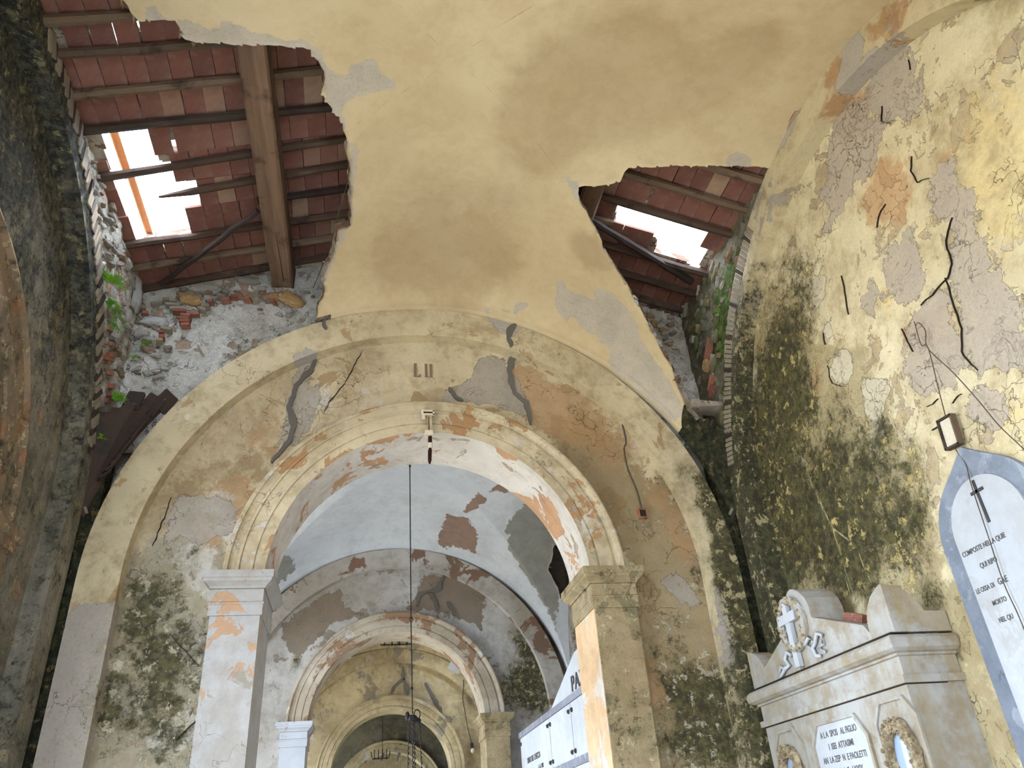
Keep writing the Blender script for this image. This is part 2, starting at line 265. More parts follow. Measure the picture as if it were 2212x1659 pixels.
# materials -----------------------------------------------------------
class G:
    def __init__(self, name):
        self.mat = bpy.data.materials.new(name); self.mat.use_nodes = True
        self.nt = self.mat.node_tree; self.nt.nodes.clear()
        self.out = self.n('ShaderNodeOutputMaterial'); self.b = self.n('ShaderNodeBsdfPrincipled')
        self.nt.links.new(self.b.outputs[0], self.out.inputs[0])
        self.pos = self.n('ShaderNodeNewGeometry').outputs['Position']
    def n(self, t, **kw):
        nd = self.nt.nodes.new(t)
        for k, v in kw.items(): setattr(nd, k, v)
        return nd
    def set(self, sock, v):
        if isinstance(v, bpy.types.NodeSocket): self.nt.links.new(v, sock)
        elif sock.type == 'VECTOR': sock.default_value = v[:3]
        else: sock.default_value = v
    def noise(self, scale, detail=5, rough=.55, vec=None, stretch=None, dist=0.0, off=0.0):
        nd = self.n('ShaderNodeTexNoise')
        v = vec if vec is not None else self.pos
        if stretch or off:
            mp = self.n('ShaderNodeMapping'); self.set(mp.inputs['Vector'], v)
            if stretch: mp.inputs['Scale'].default_value = stretch
            mp.inputs['Location'].default_value = (off, off * .37, -off * .61)
            v = mp.outputs[0]
        self.set(nd.inputs['Vector'], v)
        nd.inputs['Scale'].default_value = scale; nd.inputs['Detail'].default_value = min(detail, 6)
        nd.inputs['Roughness'].default_value = rough; nd.inputs['Distortion'].default_value = dist
        return nd.outputs['Fac']
    def math(self, op, a, b=0.0, c=0.0, clamp=False):
        nd = self.n('ShaderNodeMath', operation=op, use_clamp=clamp)
        self.set(nd.inputs[0], a); self.set(nd.inputs[1], b); self.set(nd.inputs[2], c)
        return nd.outputs[0]
    def smooth(self, v, lo, hi, a=0.0, b=1.0):
        nd = self.n('ShaderNodeMapRange', interpolation_type='SMOOTHSTEP')
        self.set(nd.inputs[0], v)
        for i, q in zip((1, 2, 3, 4), (lo, hi, a, b)): self.set(nd.inputs[i], q)
        return nd.outputs[0]
    def mix(self, f, a, b):
        nd = self.n('ShaderNodeMix', data_type='RGBA')
        self.set(nd.inputs[0], f); self.set(nd.inputs[6], a); self.set(nd.inputs[7], b)
        return nd.outputs[2]
    def mul(self, a, f):
        nd = self.n('ShaderNodeVectorMath', operation='SCALE'); self.set(nd.inputs[0], a); self.set(nd.inputs[3], f)
        return nd.outputs[0]
    def attr(self, name):
        return self.n('ShaderNodeAttribute', attribute_name=name).outputs['Fac']
    def rand(self): return self.n('ShaderNodeObjectInfo').outputs['Random']
    def done(self, col, rough=.9, height=None, bstr=.5, bdist=.01, spec=.2):
        self.set(self.b.inputs['Base Color'], col); self.set(self.b.inputs['Roughness'], rough)
        self.b.inputs['Specular IOR Level'].default_value = spec
        if height is not None:
            bp = self.n('ShaderNodeBump'); bp.inputs['Strength'].default_value = bstr; bp.inputs['Distance'].default_value = bdist
            self.set(bp.inputs['Height'], height); self.nt.links.new(bp.outputs[0], self.b.inputs['Normal'])
        return self.mat

YEL = (200, 180, 134); YEL2 = (188, 164, 116); GREY = (166, 155, 143); GREY2 = (142, 133, 122)
ORA = (180, 130, 86); ORA2 = (156, 106, 70); WHI = (212, 200, 184); BEI = (206, 190, 152)
MOU = (44, 42, 27); MOU2 = (82, 78, 45)

def plaster(name, c1=YEL, c2=YEL2, autos=(), layers=(), blobs=(), mould=None, mould_auto=None, lines=(), streak=0.0, bump=.45, mc=(MOU, MOU2), grain=.12, damp=None, dirt=None, craq=0.0, flake=(188, 172, 134), blobmix=.72):
    """autos: (threshold, scale, offset, colA, colB)  layers: signed distance attrs (attr, colA, colB, amp)
    blobs: (attr, colA, colB)   mould: attr or mould_auto: constant amount   lines: (attr, colour)   dirt: (colour, amount)"""
    g = G(name)
    big = g.noise(1.1, 3, .5); mid = g.noise(6.5, 7, .66, dist=.3); fine = g.noise(70, 4, .6); edge = g.noise(11, 8, .70, off=3.1)
    col = g.mix(g.smooth(big, .36, .66), lin(c1), lin(c2))
    h = g.math('MULTIPLY', fine, .25)
    h = g.math('MULTIPLY_ADD', mid, .35, h)
    for thr, sc, off, ca, cb in autos:
        n_ = g.noise(sc, 9, .64, off=off, dist=.5)
        m = g.smooth(n_, thr, thr + .02)
        col = g.mix(g.math('MULTIPLY', m, .88), col, g.mix(g.smooth(mid, .3, .7), lin(ca), lin(cb)))
        h = g.math('MULTIPLY_ADD', m, -.35, h)
    for at, ca, cb in blobs:
        m = g.smooth(g.math('MULTIPLY_ADD', edge, 1.7, g.attr(at)), 1.12, 1.42)
        col = g.mix(g.math('MULTIPLY', m, blobmix), col, g.mix(g.smooth(mid, .3, .7), lin(ca), lin(cb)))
    if dirt:
        d1 = g.noise(2.7, 8, .68, off=21., dist=.6); d2 = g.noise(13, 7, .7, off=31.)
        dd = g.math('MULTIPLY_ADD', d2, .8, d1)
        col = g.mix(g.smooth(dd, .78, 1.12, 0, dirt[1]), col, lin(dirt[0]))
    if damp:
        m = g.smooth(g.math('MULTIPLY_ADD', mid, .5, g.attr(damp)), .45, .75)
        col = g.mix(g.math('MULTIPLY', m, .36), col, lin((140, 112, 78)))
    for at, ca, cb, amp in layers:
        a = g.math('MULTIPLY_ADD', g.math('SUBTRACT', edge, .5), amp * 3.2, g.math('MULTIPLY_ADD', g.math('SUBTRACT', mid, .5), amp * 1.5, g.attr(at)))
        m = g.smooth(a, -.003, .003)
        pit = g.smooth(g.noise(60, 5, .7, off=9.), .34, .5, .82, 1.0)
        cc = g.mul(g.mix(g.smooth(mid, .3, .7), lin(ca), lin(cb)), pit)
        col = g.mix(g.math('MULTIPLY', m, .86), col, cc)
        h = g.math('MULTIPLY_ADD', m, -.9, h)
    if streak:
        s = g.noise(9, 6, .6, stretch=(1, 1, .09), off=5.)
        col = g.mix(g.smooth(s, .46, .68, 0, streak), col, lin(mc[1]))
    if craq:
        vo = g.n('ShaderNodeTexVoronoi', feature='DISTANCE_TO_EDGE'); vo.inputs['Scale'].default_value = 7.2
        wv = g.n('ShaderNodeVectorMath', operation='MULTIPLY_ADD'); nn3 = g.n('ShaderNodeTexNoise'); nn3.inputs['Scale'].default_value = 7.0; nn3.inputs['Detail'].default_value = 5
        g.set(nn3.inputs['Vector'], g.pos); g.set(wv.inputs[0], nn3.outputs['Color']); wv.inputs[1].default_value = (.28, .28, .28); g.set(wv.inputs[2], g.pos)
        g.set(vo.inputs['Vector'], wv.outputs[0])
        m = g.math('MULTIPLY', g.smooth(vo.outputs['Distance'], .016, .004), g.smooth(g.noise(3.3, 5, .6, off=14.), .53, .60))
        col = g.mix(g.math('MULTIPLY', m, craq), col, lin((62, 50, 36)))
        h = g.math('MULTIPLY_ADD', m, -.9, h)
    if mould or mould_auto is not None:
        mn = g.noise(15, 10, .78, dist=.2, off=1.7); mn2 = g.noise(3.6, 7, .66, off=7., dist=.5); spk = g.noise(60, 6, .75, off=8.)
        a = g.attr(mould) if mould else mould_auto
        c0 = g.math('SUBTRACT', mn, .5); c2_ = g.math('SUBTRACT', mn2, .5); c3_ = g.math('SUBTRACT', spk, .5)
        soft = g.smooth(g.math('MULTIPLY_ADD', c2_, 2.2, a), .15, .95)
        col = g.mix(g.math('MULTIPLY', soft, .62), col, g.mix(g.smooth(mid, .35, .65), lin(mc[1]), lin((116, 106, 76))))
        v = g.math('MULTIPLY_ADD', c0, 2.6, g.math('MULTIPLY_ADD', c3_, .9, g.math('MULTIPLY_ADD', c2_, 1.6, a)))
        m = g.smooth(v, .52, 1.0)
        mcol = g.mix(g.smooth(g.noise(23, 6, .7, off=2.), .42, .62), lin(mc[0]), lin(mc[1]))
        col = g.mix(g.math('MULTIPLY', m, .9), col, mcol)
        fl = g.math('MULTIPLY', g.smooth(g.noise(13, 12, .8, off=17., dist=.15), .55, .59), g.smooth(a, .15, .5))
        col = g.mix(g.math('MULTIPLY', fl, .75), col, lin(flake))
        h = g.math('MULTIPLY_ADD', m, .3, h); h = g.math('MULTIPLY_ADD', fl, .5, h)
    for at, c in lines:
        m = g.smooth(g.math('MULTIPLY_ADD', edge, .5, g.attr(at)), .85, 1.1)
        col = g.mix(m, col, lin(c))
        h = g.math('MULTIPLY_ADD', m, -.4, h)
    v = g.math('MULTIPLY_ADD', mid, grain * 2.2, 1 - grain * 1.1)
    v = g.math('MULTIPLY', v, g.math('MULTIPLY_ADD', fine, grain * 1.4, 1 - grain * .7))
    return g.done(g.mul(col, v), .92, h, bump, .012)

M = {}
BRN = (138, 116, 84)
M['vault'] = plaster('vault_plaster', (206, 186, 150), (197, 175, 138), layers=[('grey', (172, 162, 148), (184, 172, 158), .035)], damp='damp', lines=[('rib', (160, 136, 92)), ('crack', (110, 88, 55))], bump=.25, grain=.07, dirt=((176, 150, 112), .35))
M['front'] = plaster('front_wall_plaster', (200, 184, 152), (178, 160, 130), autos=[(.60, 3.1, 4., (166, 140, 104), (150, 126, 92)), (.63, 4.3, 14., (186, 172, 154), (168, 156, 138))], blobs=[('worng', (150, 144, 130), (126, 122, 108)), ('wornb', (136, 112, 76), (116, 96, 66)), ('orange', (172, 134, 96), (156, 120, 84)), ('white', (206, 198, 186), (184, 178, 172))],
                     layers=[('grey', GREY, GREY2, .05)], mould='mould', lines=[('crack', (70, 58, 44))], bump=.8, grain=.18, dirt=(BRN, .6), craq=.6, flake=(184, 174, 150))
M['rib_front'] = plaster('front_rib_plaster', (204, 188, 154), (184, 166, 134), autos=[(.63, 2.6, 8., (172, 136, 96), (168, 144, 108)), (.64, 3.7, 2., WHI, BEI)], layers=[('grey', (172, 162, 154), (158, 150, 144), .04)], mould='mould', bump=.6, grain=.14, dirt=(BRN, .55), craq=.5)
M['right'] = plaster('right_wall_plaster', (214, 200, 166), (200, 184, 148), autos=[(.58, 5.2, 6., (168, 152, 134), (180, 158, 118)), (.63, 3.0, 16., (196, 182, 160), (184, 168, 142))], blobs=[('worn', (164, 148, 108), (140, 128, 94)), ('orange', (186, 140, 96), (176, 136, 98)), ('yel', (220, 200, 150), (206, 182, 124))],
                     layers=[('grey', (182, 168, 150), (164, 150, 138), .09), ('beige', (206, 194, 170), (192, 180, 156), .04)], mould='mould', lines=[('crack', (52, 42, 30)), ('run', (172, 156, 112))], bump=1.0, grain=.2, dirt=((150, 128, 92), .6), craq=.5, mc=((38, 36, 22), (84, 80, 46)), flake=(196, 174, 116))
M['rib_right'] = plaster('right_rib_plaster', (198, 182, 148), (174, 156, 124), autos=[(.61, 2.4, 1., ORA, (162, 132, 96)), (.61, 3.2, 5., (172, 162, 152), GREY2)], blobs=[('orange', (176, 128, 84), (156, 112, 74))], layers=[('grey', (178, 168, 158), (160, 152, 144), .04)], mould='mould', bump=.7, grain=.16, dirt=(BRN, .5), mc=((34, 34, 24), (70, 70, 44)))
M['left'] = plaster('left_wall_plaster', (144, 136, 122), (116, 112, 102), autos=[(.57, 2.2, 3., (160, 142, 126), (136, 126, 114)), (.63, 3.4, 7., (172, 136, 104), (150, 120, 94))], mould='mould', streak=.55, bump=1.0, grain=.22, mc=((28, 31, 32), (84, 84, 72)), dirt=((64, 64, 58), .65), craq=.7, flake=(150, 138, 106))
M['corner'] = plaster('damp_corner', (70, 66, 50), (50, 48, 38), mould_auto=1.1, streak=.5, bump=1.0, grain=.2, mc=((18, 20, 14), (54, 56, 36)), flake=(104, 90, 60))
M['arch'] = plaster('archivolt_plaster', (198, 182, 152), (176, 160, 132), autos=[(.59, 2.9, 2., (172, 126, 84), (152, 112, 76)), (.60, 3.6, 6., (206, 196, 182), (184, 174, 162)), (.64, 2.2, 12., GREY, GREY2)], bump=.6, grain=.15, dirt=(BRN, .55), craq=.5)
M['soffit'] = plaster('soffit_plaster', (206, 198, 188), (186, 176, 164), autos=[(.56, 2.6, 4., (190, 140, 96), (166, 118, 80)), (.61, 3.6, 9., (160, 136, 112), (140, 120, 100))], bump=.6, grain=.12, dirt=((150, 124, 96), .4))
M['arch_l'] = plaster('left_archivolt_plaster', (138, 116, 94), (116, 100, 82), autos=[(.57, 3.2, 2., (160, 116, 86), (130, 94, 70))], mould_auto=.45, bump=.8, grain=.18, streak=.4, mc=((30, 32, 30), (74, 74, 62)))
M['pil_l'] = plaster('left_pilaster_plaster', (170, 166, 163), (158, 153, 149), autos=[(.55, 2.9, 4., (190, 146, 106), (172, 132, 98)), (.64, 4, 8., (140, 132, 120), (154, 144, 130))], bump=.5, grain=.12, dirt=((140, 124, 104), .4), craq=.3)
M['pil_r'] = plaster('right_pilaster_plaster', (168, 150, 118), (152, 132, 100), autos=[(.60, 3.3, 9., (128, 118, 92), (104, 98, 76))], mould_auto=.36, bump=.8, grain=.18, dirt=((112, 94, 62), .5))
M['jamb_r'] = plaster('right_jamb_plaster', (212, 184, 148), (200, 166, 128), autos=[(.57, 3.6, 3., (212, 204, 196), (184, 174, 162))], bump=.6, grain=.12, dirt=((160, 128, 94), .4))
M['vault2'] = plaster('whitewashed_vault', (200, 202, 206), (188, 190, 196), autos=[(.71, 7, 4., (70, 66, 60), (110, 100, 90))], layers=[('brown', (140, 104, 80), (116, 84, 62), .05), ('grey', (138, 134, 126), (116, 112, 102), .08)], bump=.3, grain=.06, dirt=((150, 150, 150), .3))
M['wall2'] = plaster('second_wall_plaster', (184, 180, 176), (158, 150, 140), autos=[(.60, 2.6, 4., (140, 130, 118), (118, 108, 94))], layers=[('brown', (128, 110, 90), (112, 98, 84), .07)], mould='mould', bump=.6, dirt=((118, 110, 98), .5), craq=.4)
M['rib2'] = plaster('second_rib_plaster', (186, 180, 174), (160, 150, 138), autos=[(.57, 2.2, 6., (124, 86, 62), (106, 74, 56)), (.62, 3.2, 2., (140, 132, 122), (118, 112, 102))], bump=.6, dirt=((110, 102, 90), .45))
M['arch2'] = plaster('second_archivolt_plaster', (180, 168, 152), (156, 140, 120), autos=[(.56, 2.6, 5., (144, 108, 82), (124, 92, 70)), (.62, 3.4, 3., (206, 202, 198), (184, 178, 172))], bump=.6, dirt=((120, 104, 84), .45))
M['pil2'] = plaster('second_pilaster_plaster', (176, 178, 184), (160, 160, 162), autos=[(.62, 3.3, 5., (166, 114, 92), (150, 114, 96))], bump=.4)
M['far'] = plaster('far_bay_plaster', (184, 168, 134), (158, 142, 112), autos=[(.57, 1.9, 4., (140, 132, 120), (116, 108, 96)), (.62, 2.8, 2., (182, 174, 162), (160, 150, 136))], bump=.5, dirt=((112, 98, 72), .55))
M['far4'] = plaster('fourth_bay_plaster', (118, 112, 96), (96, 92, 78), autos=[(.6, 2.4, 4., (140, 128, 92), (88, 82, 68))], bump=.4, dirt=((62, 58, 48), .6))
M['filler'] = plaster('crack_mortar', (104, 98, 90), (92, 86, 80), bump=.3, grain=.06)
M['void'] = plaster('crack_void', (52, 42, 32), (38, 30, 23), bump=.2)
M['mortar'] = plaster('rubble_mortar', (190, 184, 174), (164, 156, 142), autos=[(.58, 4., 3., (168, 140, 116), (140, 110, 88)), (.60, 9., 13., (196, 190, 180), (176, 168, 154))], mould_auto=.24, bump=1.6, grain=.28, mc=((70, 70, 60), (124, 122, 108)), dirt=((126, 116, 98), .55), craq=.9, flake=(196, 190, 178))
M['moss_mortar'] = plaster('mossy_rubble', (116, 108, 90), (88, 82, 66), mould='moss', bump=1.4, grain=.25, mc=((44, 62, 18), (88, 116, 34)), dirt=((60, 56, 42), .6), craq=.8, flake=(110, 130, 60))
M['section'] = plaster('broken_plaster_edge', (180, 168, 152), (142, 124, 106), autos=[(.53, 6., 2., (128, 82, 62), (104, 68, 54))], bump=1.2, grain=.25, dirt=((90, 78, 64), .6))
M['floor'] = plaster('stone_floor', (176, 170, 158), (156, 150, 140), bump=.3)
M['ground'] = plaster('gravel_ground', (176, 168, 150), (158, 150, 132), bump=.3)

def obj_mat(name, cols, scale=9, rough=.85, bump=.4, grain=.2, stretch=None, dirt=None, randmix=True):
    g = G(name)
    vec = g.n('ShaderNodeTexCoord').outputs['Object']
    a = g.noise(scale, 6, .6, vec=vec, stretch=stretch); b = g.noise(scale * 6, 4, .6, vec=vec, stretch=stretch)
    c = lin(cols[0])
    if len(cols) > 1:
        if randmix:
            rp = g.n('ShaderNodeValToRGB'); rp.color_ramp.interpolation = 'LINEAR'
            e = rp.color_ramp.elements
            e[0].position = 0; e[0].color = lin(cols[0]); e[1].position = 1; e[1].color = lin(cols[-1])
            for i in range(1, len(cols) - 1):
                q = e.new(i / (len(cols) - 1)); q.color = lin(cols[i])
            g.set(rp.inputs[0], g.rand()); c = rp.outputs[0]
            c = g.mix(g.smooth(a, .5, .75, 0, .5), c, lin(cols[len(cols) // 2]))
        else:
            c = g.mix(g.smooth(a, .35, .65), lin(cols[0]), lin(cols[1]))
    if dirt: c = g.mix(g.smooth(g.noise(scale * .6, 5, .65, vec=vec, off=4.), .52, .66, 0, .7), c, lin(dirt))
    v = g.math('MULTIPLY_ADD', b, grain * 2, 1 - grain)
    h = g.math('ADD', g.math('MULTIPLY', a, .6), g.math('MULTIPLY', b, .4))
    return g.done(g.mul(c, v), rough, h, bump, .01)
M['tile'] = obj_mat('roof_tile_clay', [(118, 78, 68), (130, 86, 74), (108, 72, 64), (134, 92, 78), (120, 80, 70), (126, 82, 70), (112, 76, 66), (124, 82, 70), (132, 88, 74), (114, 74, 64), (136, 98, 82), (168, 144, 118)], 5, dirt=(138, 110, 100), bump=.4, grain=.25)
M['cover'] = obj_mat('cover_tile_clay', [(244, 186, 136), (236, 172, 120)], 6)
M['wood'] = obj_mat('old_batten_wood', [(86, 66, 54), (66, 52, 44), (112, 92, 74), (50, 41, 37)], 8, stretch=(.12, 1, 1), bump=.8, grain=.35, dirt=(40, 30, 26))
M['beam'] = obj_mat('squared_beam_wood', [(122, 96, 76), (96, 74, 58)], 7, stretch=(1, .07, 1), bump=.9, grain=.4, dirt=(60, 46, 38), randmix=False)
M['charred'] = obj_mat('dark_pole_wood', [(66, 54, 48), (52, 42, 38)], 8, bump=.8, grain=.35)
M['brick'] = obj_mat('old_brick', [(150, 86, 66), (132, 74, 58), (166, 104, 78), (120, 72, 60), (150, 100, 82)], 14, dirt=(168, 152, 136), bump=.5)
M['brickdark'] = obj_mat('dark_damp_brick', [(66, 50, 46), (56, 46, 42), (76, 58, 52), (52, 50, 44)], 10, dirt=(44, 50, 44), bump=.5)
M['stone'] = obj_mat('rubble_stone', [(168, 164, 158), (138, 130, 118), (182, 174, 162), (118, 108, 96), (150, 122, 96), (186, 184, 180), (128, 100, 84)], 9, dirt=(116, 110, 94), bump=.8, grain=.25)
M['brickgrey'] = obj_mat('mortared_brick', [(150, 140, 124), (134, 120, 104), (160, 146, 120)], 14, dirt=(120, 116, 100), bump=.5)
M['tuff'] = obj_mat('ochre_stone', [(186, 150, 102), (164, 126, 84)], 14, dirt=(206, 182, 144), bump=1.0, grain=.3, randmix=False)
M['mossstone'] = obj_mat('mossy_stone', [(112, 104, 84), (140, 130, 112), (84, 88, 52), (150, 120, 98), (90, 96, 60)], 9, dirt=(74, 96, 34), bump=.8, grain=.25)
M['marble'] = plaster('stained_marble', (170, 167, 162), (158, 153, 145), autos=[(.58, 2.6, 4., (168, 154, 132), (154, 140, 116)), (.66, 7, 9., (132, 126, 116), (152, 146, 136))], streak=.5, bump=.12, grain=.06, mc=((120, 110, 70), (148, 130, 92)), dirt=((138, 118, 90), .7))
M['marble_w'] = plaster('white_marble', (184, 186, 190), (174, 176, 180), autos=[(.62, 4., 7., (168, 166, 164), (172, 172, 172))], bump=.08, grain=.05, dirt=((158, 152, 144), .4))
M['marble_g'] = plaster('grey_veined_marble', (118, 124, 136), (132, 138, 148), autos=[(.53, 9., 3., (162, 166, 174), (148, 152, 162)), (.60, 4., 8., (94, 100, 114), (104, 110, 124))], bump=.08, grain=.10, dirt=((94, 98, 108), .5))
M['band_g'] = plaster('grey_marble_band', (118, 118, 126), (130, 130, 138), autos=[(.55, 9., 3., (150, 150, 158), (138, 138, 146))], bump=.06, grain=.08)
M['garland'] = obj_mat('dried_garland', [(176, 158, 128), (120, 104, 80)], 26, bump=1.0, grain=.4, randmix=False)
M['letter'] = obj_mat('letter_grey', [(92, 88, 86)], 9)
M['letter_b'] = obj_mat('letter_bronze', [(70, 66, 66)], 9)
M['letter_p'] = obj_mat('painted_numeral', [(122, 104, 82)], 30, bump=.05, grain=.12)
M['iron'] = obj_mat('rusty_black_iron', [(38, 34, 36), (52, 44, 42)], 20, rough=.6, bump=.4, randmix=False)
M['wire'] = obj_mat('old_wire', [(92, 78, 64), (76, 66, 56)], 20, randmix=False)
M['cream'] = obj_mat('cream_ceramic', [(206, 194, 172)], 14, rough=.5)
M['bulb'] = obj_mat('dark_glass_bulb', [(46, 26, 24)], 9, rough=.15, bump=0.0)
M['leaf'] = obj_mat('bright_leaf', [(112, 160, 44), (86, 138, 40), (130, 176, 60)], 20, rough=.6, bump=.1)
g = G('oval_glass'); M['glass'] = g.done(lin((150, 168, 196)), .12, spec=.6)

# ================================================================== STRUCTURE
YC, HX, HY, ZS, RF, ST, ZAP = -1.9, 2.1, 1.85, 3.007, 2.02, .393, 5.375
TAU = HY * PI / 2 / (HY * PI / 2 + ST)
XL, XLF = -2.17, -2.06          # left wall plane, face of its rib
XR, XRF = 2.19, 2.07            # right wall plane, face of its rib
ZL = 3.40                       # spring of the side arches
WY = (0.0, 4.87, 9.74, 14.61)   # cross walls
WX = (0.0, 0.01, 0.13, 0.28)
WZ = (0.0, -0.15, -0.30, -0.45)
def roofz(x): return 5.88 - .3 * abs(x)

def hf(t): return RF * np.cos(t * PI / 2)
def hr(t): return np.where(t < TAU, ST + HY * np.cos(np.minimum(t / TAU, 1) * PI / 2), ST * (1 - (t - TAU) / (1 - TAU)))
def zg(t): return ZS + hf(t) + (ZAP - ZS - RF) * np.clip(1 - (t / TAU) ** 2, 0, 1)
def glat(t):
    s = np.sin(t * PI / 2); cr = ZAP - .30 * s ** 2 + .175 * s ** 4
    return np.where(t < .02, .87, (cr - zg(t)) / np.maximum(hr(0 * t) - hr(t), 1e-6))
def vz_t(tx, ty): return np.where(ty >= tx, zg(ty) + hf(tx) - hf(ty), zg(tx) + (hr(ty) - hr(tx)) * glat(tx))

def rough_poly(poly, step=.018, amp=.009, seed=0.0):
    out = []
    n = len(poly)
    for i in range(n):
        a = np.array(poly[i]); b = np.array(poly[(i + 1) % n]); L = np.hypot(*(b - a)); k = max(1, int(L / step))
        d = (b - a) / (L + 1e-9); nn = np.array((-d[1], d[0]))
        for j in range(k):
            p = a + (b - a) * j / k
            q = p + nn * amp * (1.5 * mnoise.noise(Vector((p[0] * 14, p[1] * 14, seed))) + 1.2 * mnoise.noise(Vector((p[0] * 45, p[1] * 45, seed + 5))))
            out.append(tuple(q))
    return out

def build_vault(name, yc, dz, xo, holes, n, mat, back=HY, thick=.06, bump=.004, brickzone=None):
    m = int(round(TAU * n))
    I = np.arange(-n, n + 1); J = np.arange(-m, m + 1)
    tx = np.abs(I) / n; ty = np.abs(J) / n
    X = np.sign(I) * HX * np.sin(tx * PI / 2)
    Yo = np.sign(J) * np.sin(np.minimum(ty / TAU, 1) * PI / 2)
    Y = yc + np.where(Yo > 0, Yo * HY, Yo * back)
    Y[-1] += .08
    TX, TY = np.meshgrid(tx, ty); GX, GY = np.meshgrid(X, Y)
    P = np.stack([GX.ravel(), GY.ravel()], 1)
    W_ = len(I)
    rp = [rough_poly(h, seed=k * 3.) for k, h in enumerate(holes)]
    cell = HX / n * 1.4
    tmove = np.zeros(len(P), bool)
    P2 = P.copy()
    for h in rp:
        d, q = seg_dist(P, h, True)
        mm = d < cell * .55
        P2[mm] = q[mm]
    # z from the moved plan position
    txm = np.arcsin(np.clip(np.abs(P2[:, 0]) / HX, 0, 1)) * 2 / PI
    rel = P2[:, 1] - yc
    tym = TAU * np.arcsin(np.clip(np.abs(rel) / np.where(rel > 0, HY, back), 0, 1)) * 2 / PI
    moved = (P2 != P).any(1)
    z = np.where(moved, vz_t(txm, tym), vz_t(TX.ravel(), TY.ravel())) + dz
    z = z + np.array([bump * (nz((a, b, 0), 1.7) * 2.2 + nz((a, b, 3), 6.) * .8) for a, b in P2])
    co = np.column_stack([P2[:, 0] + xo, P2[:, 1], z])
    faces = []
    cx = []
    for j in range(len(J) - 1):
        for i in range(W_ - 1):
            a, b, c, d = j * W_ + i, j * W_ + i + 1, (j + 1) * W_ + i + 1, (j + 1) * W_ + i
            # split along the groin direction
            s = (I[i] + .5) * (J[j] + .5)
            if s > 0: faces += [(a, b, c), (a, c, d)]
            else: faces += [(a, b, d), (b, c, d)]
    F = np.array(faces)
    cen = P2[F].mean(1)
    keep = np.ones(len(F), bool)
    for h in rp: keep &= ~inside(cen, h)
    A = P2[F]; area = np.abs((A[:, 1, 0] - A[:, 0, 0]) * (A[:, 2, 1] - A[:, 0, 1]) - (A[:, 2, 0] - A[:, 0, 0]) * (A[:, 1, 1] - A[:, 0, 1]))
    keep &= area > 1e-7
    F = F[keep]
    # reindex
    used = np.unique(F); mp = -np.ones(len(co), int); mp[used] = np.arange(len(used))
    F = mp[F]; co = co[used]
    # normals
    fn = np.cross(co[F[:, 1]] - co[F[:, 0]], co[F[:, 2]] - co[F[:, 0]])
    vn = np.zeros_like(co)
    for k in range(3): np.add.at(vn, F[:, k], fn)
    vn /= np.linalg.norm(vn, axis=1)[:, None] + 1e-12
    N = len(co)
    edges = {}
    for t in F:
        for k in range(3):
            e = (t[k], t[(k + 1) % 3])
            if (e[1], e[0]) in edges: del edges[(e[1], e[0])]
            else: edges[e] = 1
    side = [(e[1], e[0], e[0] + N, e[1] + N) for e in edges]
    V = np.vstack([co, co + vn * thick])
    fl = [tuple(t[::-1]) for t in F] + [tuple(t + N) for t in F] + side
    me = bpy.data.meshes.new(name)
    me.from_pydata(V.tolist(), [], fl)
    me.materials.append(mat); me.materials.append(M['section']); me.materials.append(M['brickdark']); me.materials.append(M['corner'])
    mi = [0] * len(F) + [1] * (len(F) + len(side))
    if brickzone is not None:
        c3 = co[F].mean(1)
        for k in np.nonzero(brickzone(c3))[0]: mi[k] = 2
        for k in np.nonzero((c3[:, 0] > 1.80) & (c3[:, 1] > -.4))[0]: mi[k] = 3
    me.polygons.foreach_set('material_index', mi)
    sm = [True] * len(F) + [False] * (len(F) + len(side))
    me.polygons.foreach_set('use_smooth', sm)
    me.update()
    return link(name, me), me

# ---- main bay vault
HOLE_LL = HOLE_L[:-2] + [(-.72, .2), (-1.70, .2), (-1.72, -.02), (-1.80, -.07), (-1.864, -.157), (-1.99, -.157), (-2.3, -.16)]
vault, vme = build_vault('ceiling', YC, 0, 0, [HOLE_LL, HOLE_R], 150, M['vault'], brickzone=lambda c: (c[:, 0] < -1.70) & (c[:, 1] > -.4))
struct(vault, 'cracked ochre plaster groin vault broken open on both sides')
c = coords(vme); P = c[:, :2]
setattr_(vme, 'grey', sdf(P, V_GREY)); setattr_(vme, 'damp', blobf(P, V_DAMP_TONE)); setattr_(vme, 'rib', linef(P, V_GROIN_SHADE, .012) * .75); setattr_(vme, 'crack', linef(P, V_CRACK, .006) * .6)  # rib paints groin crease shade; damp holds stains and broad darker tone

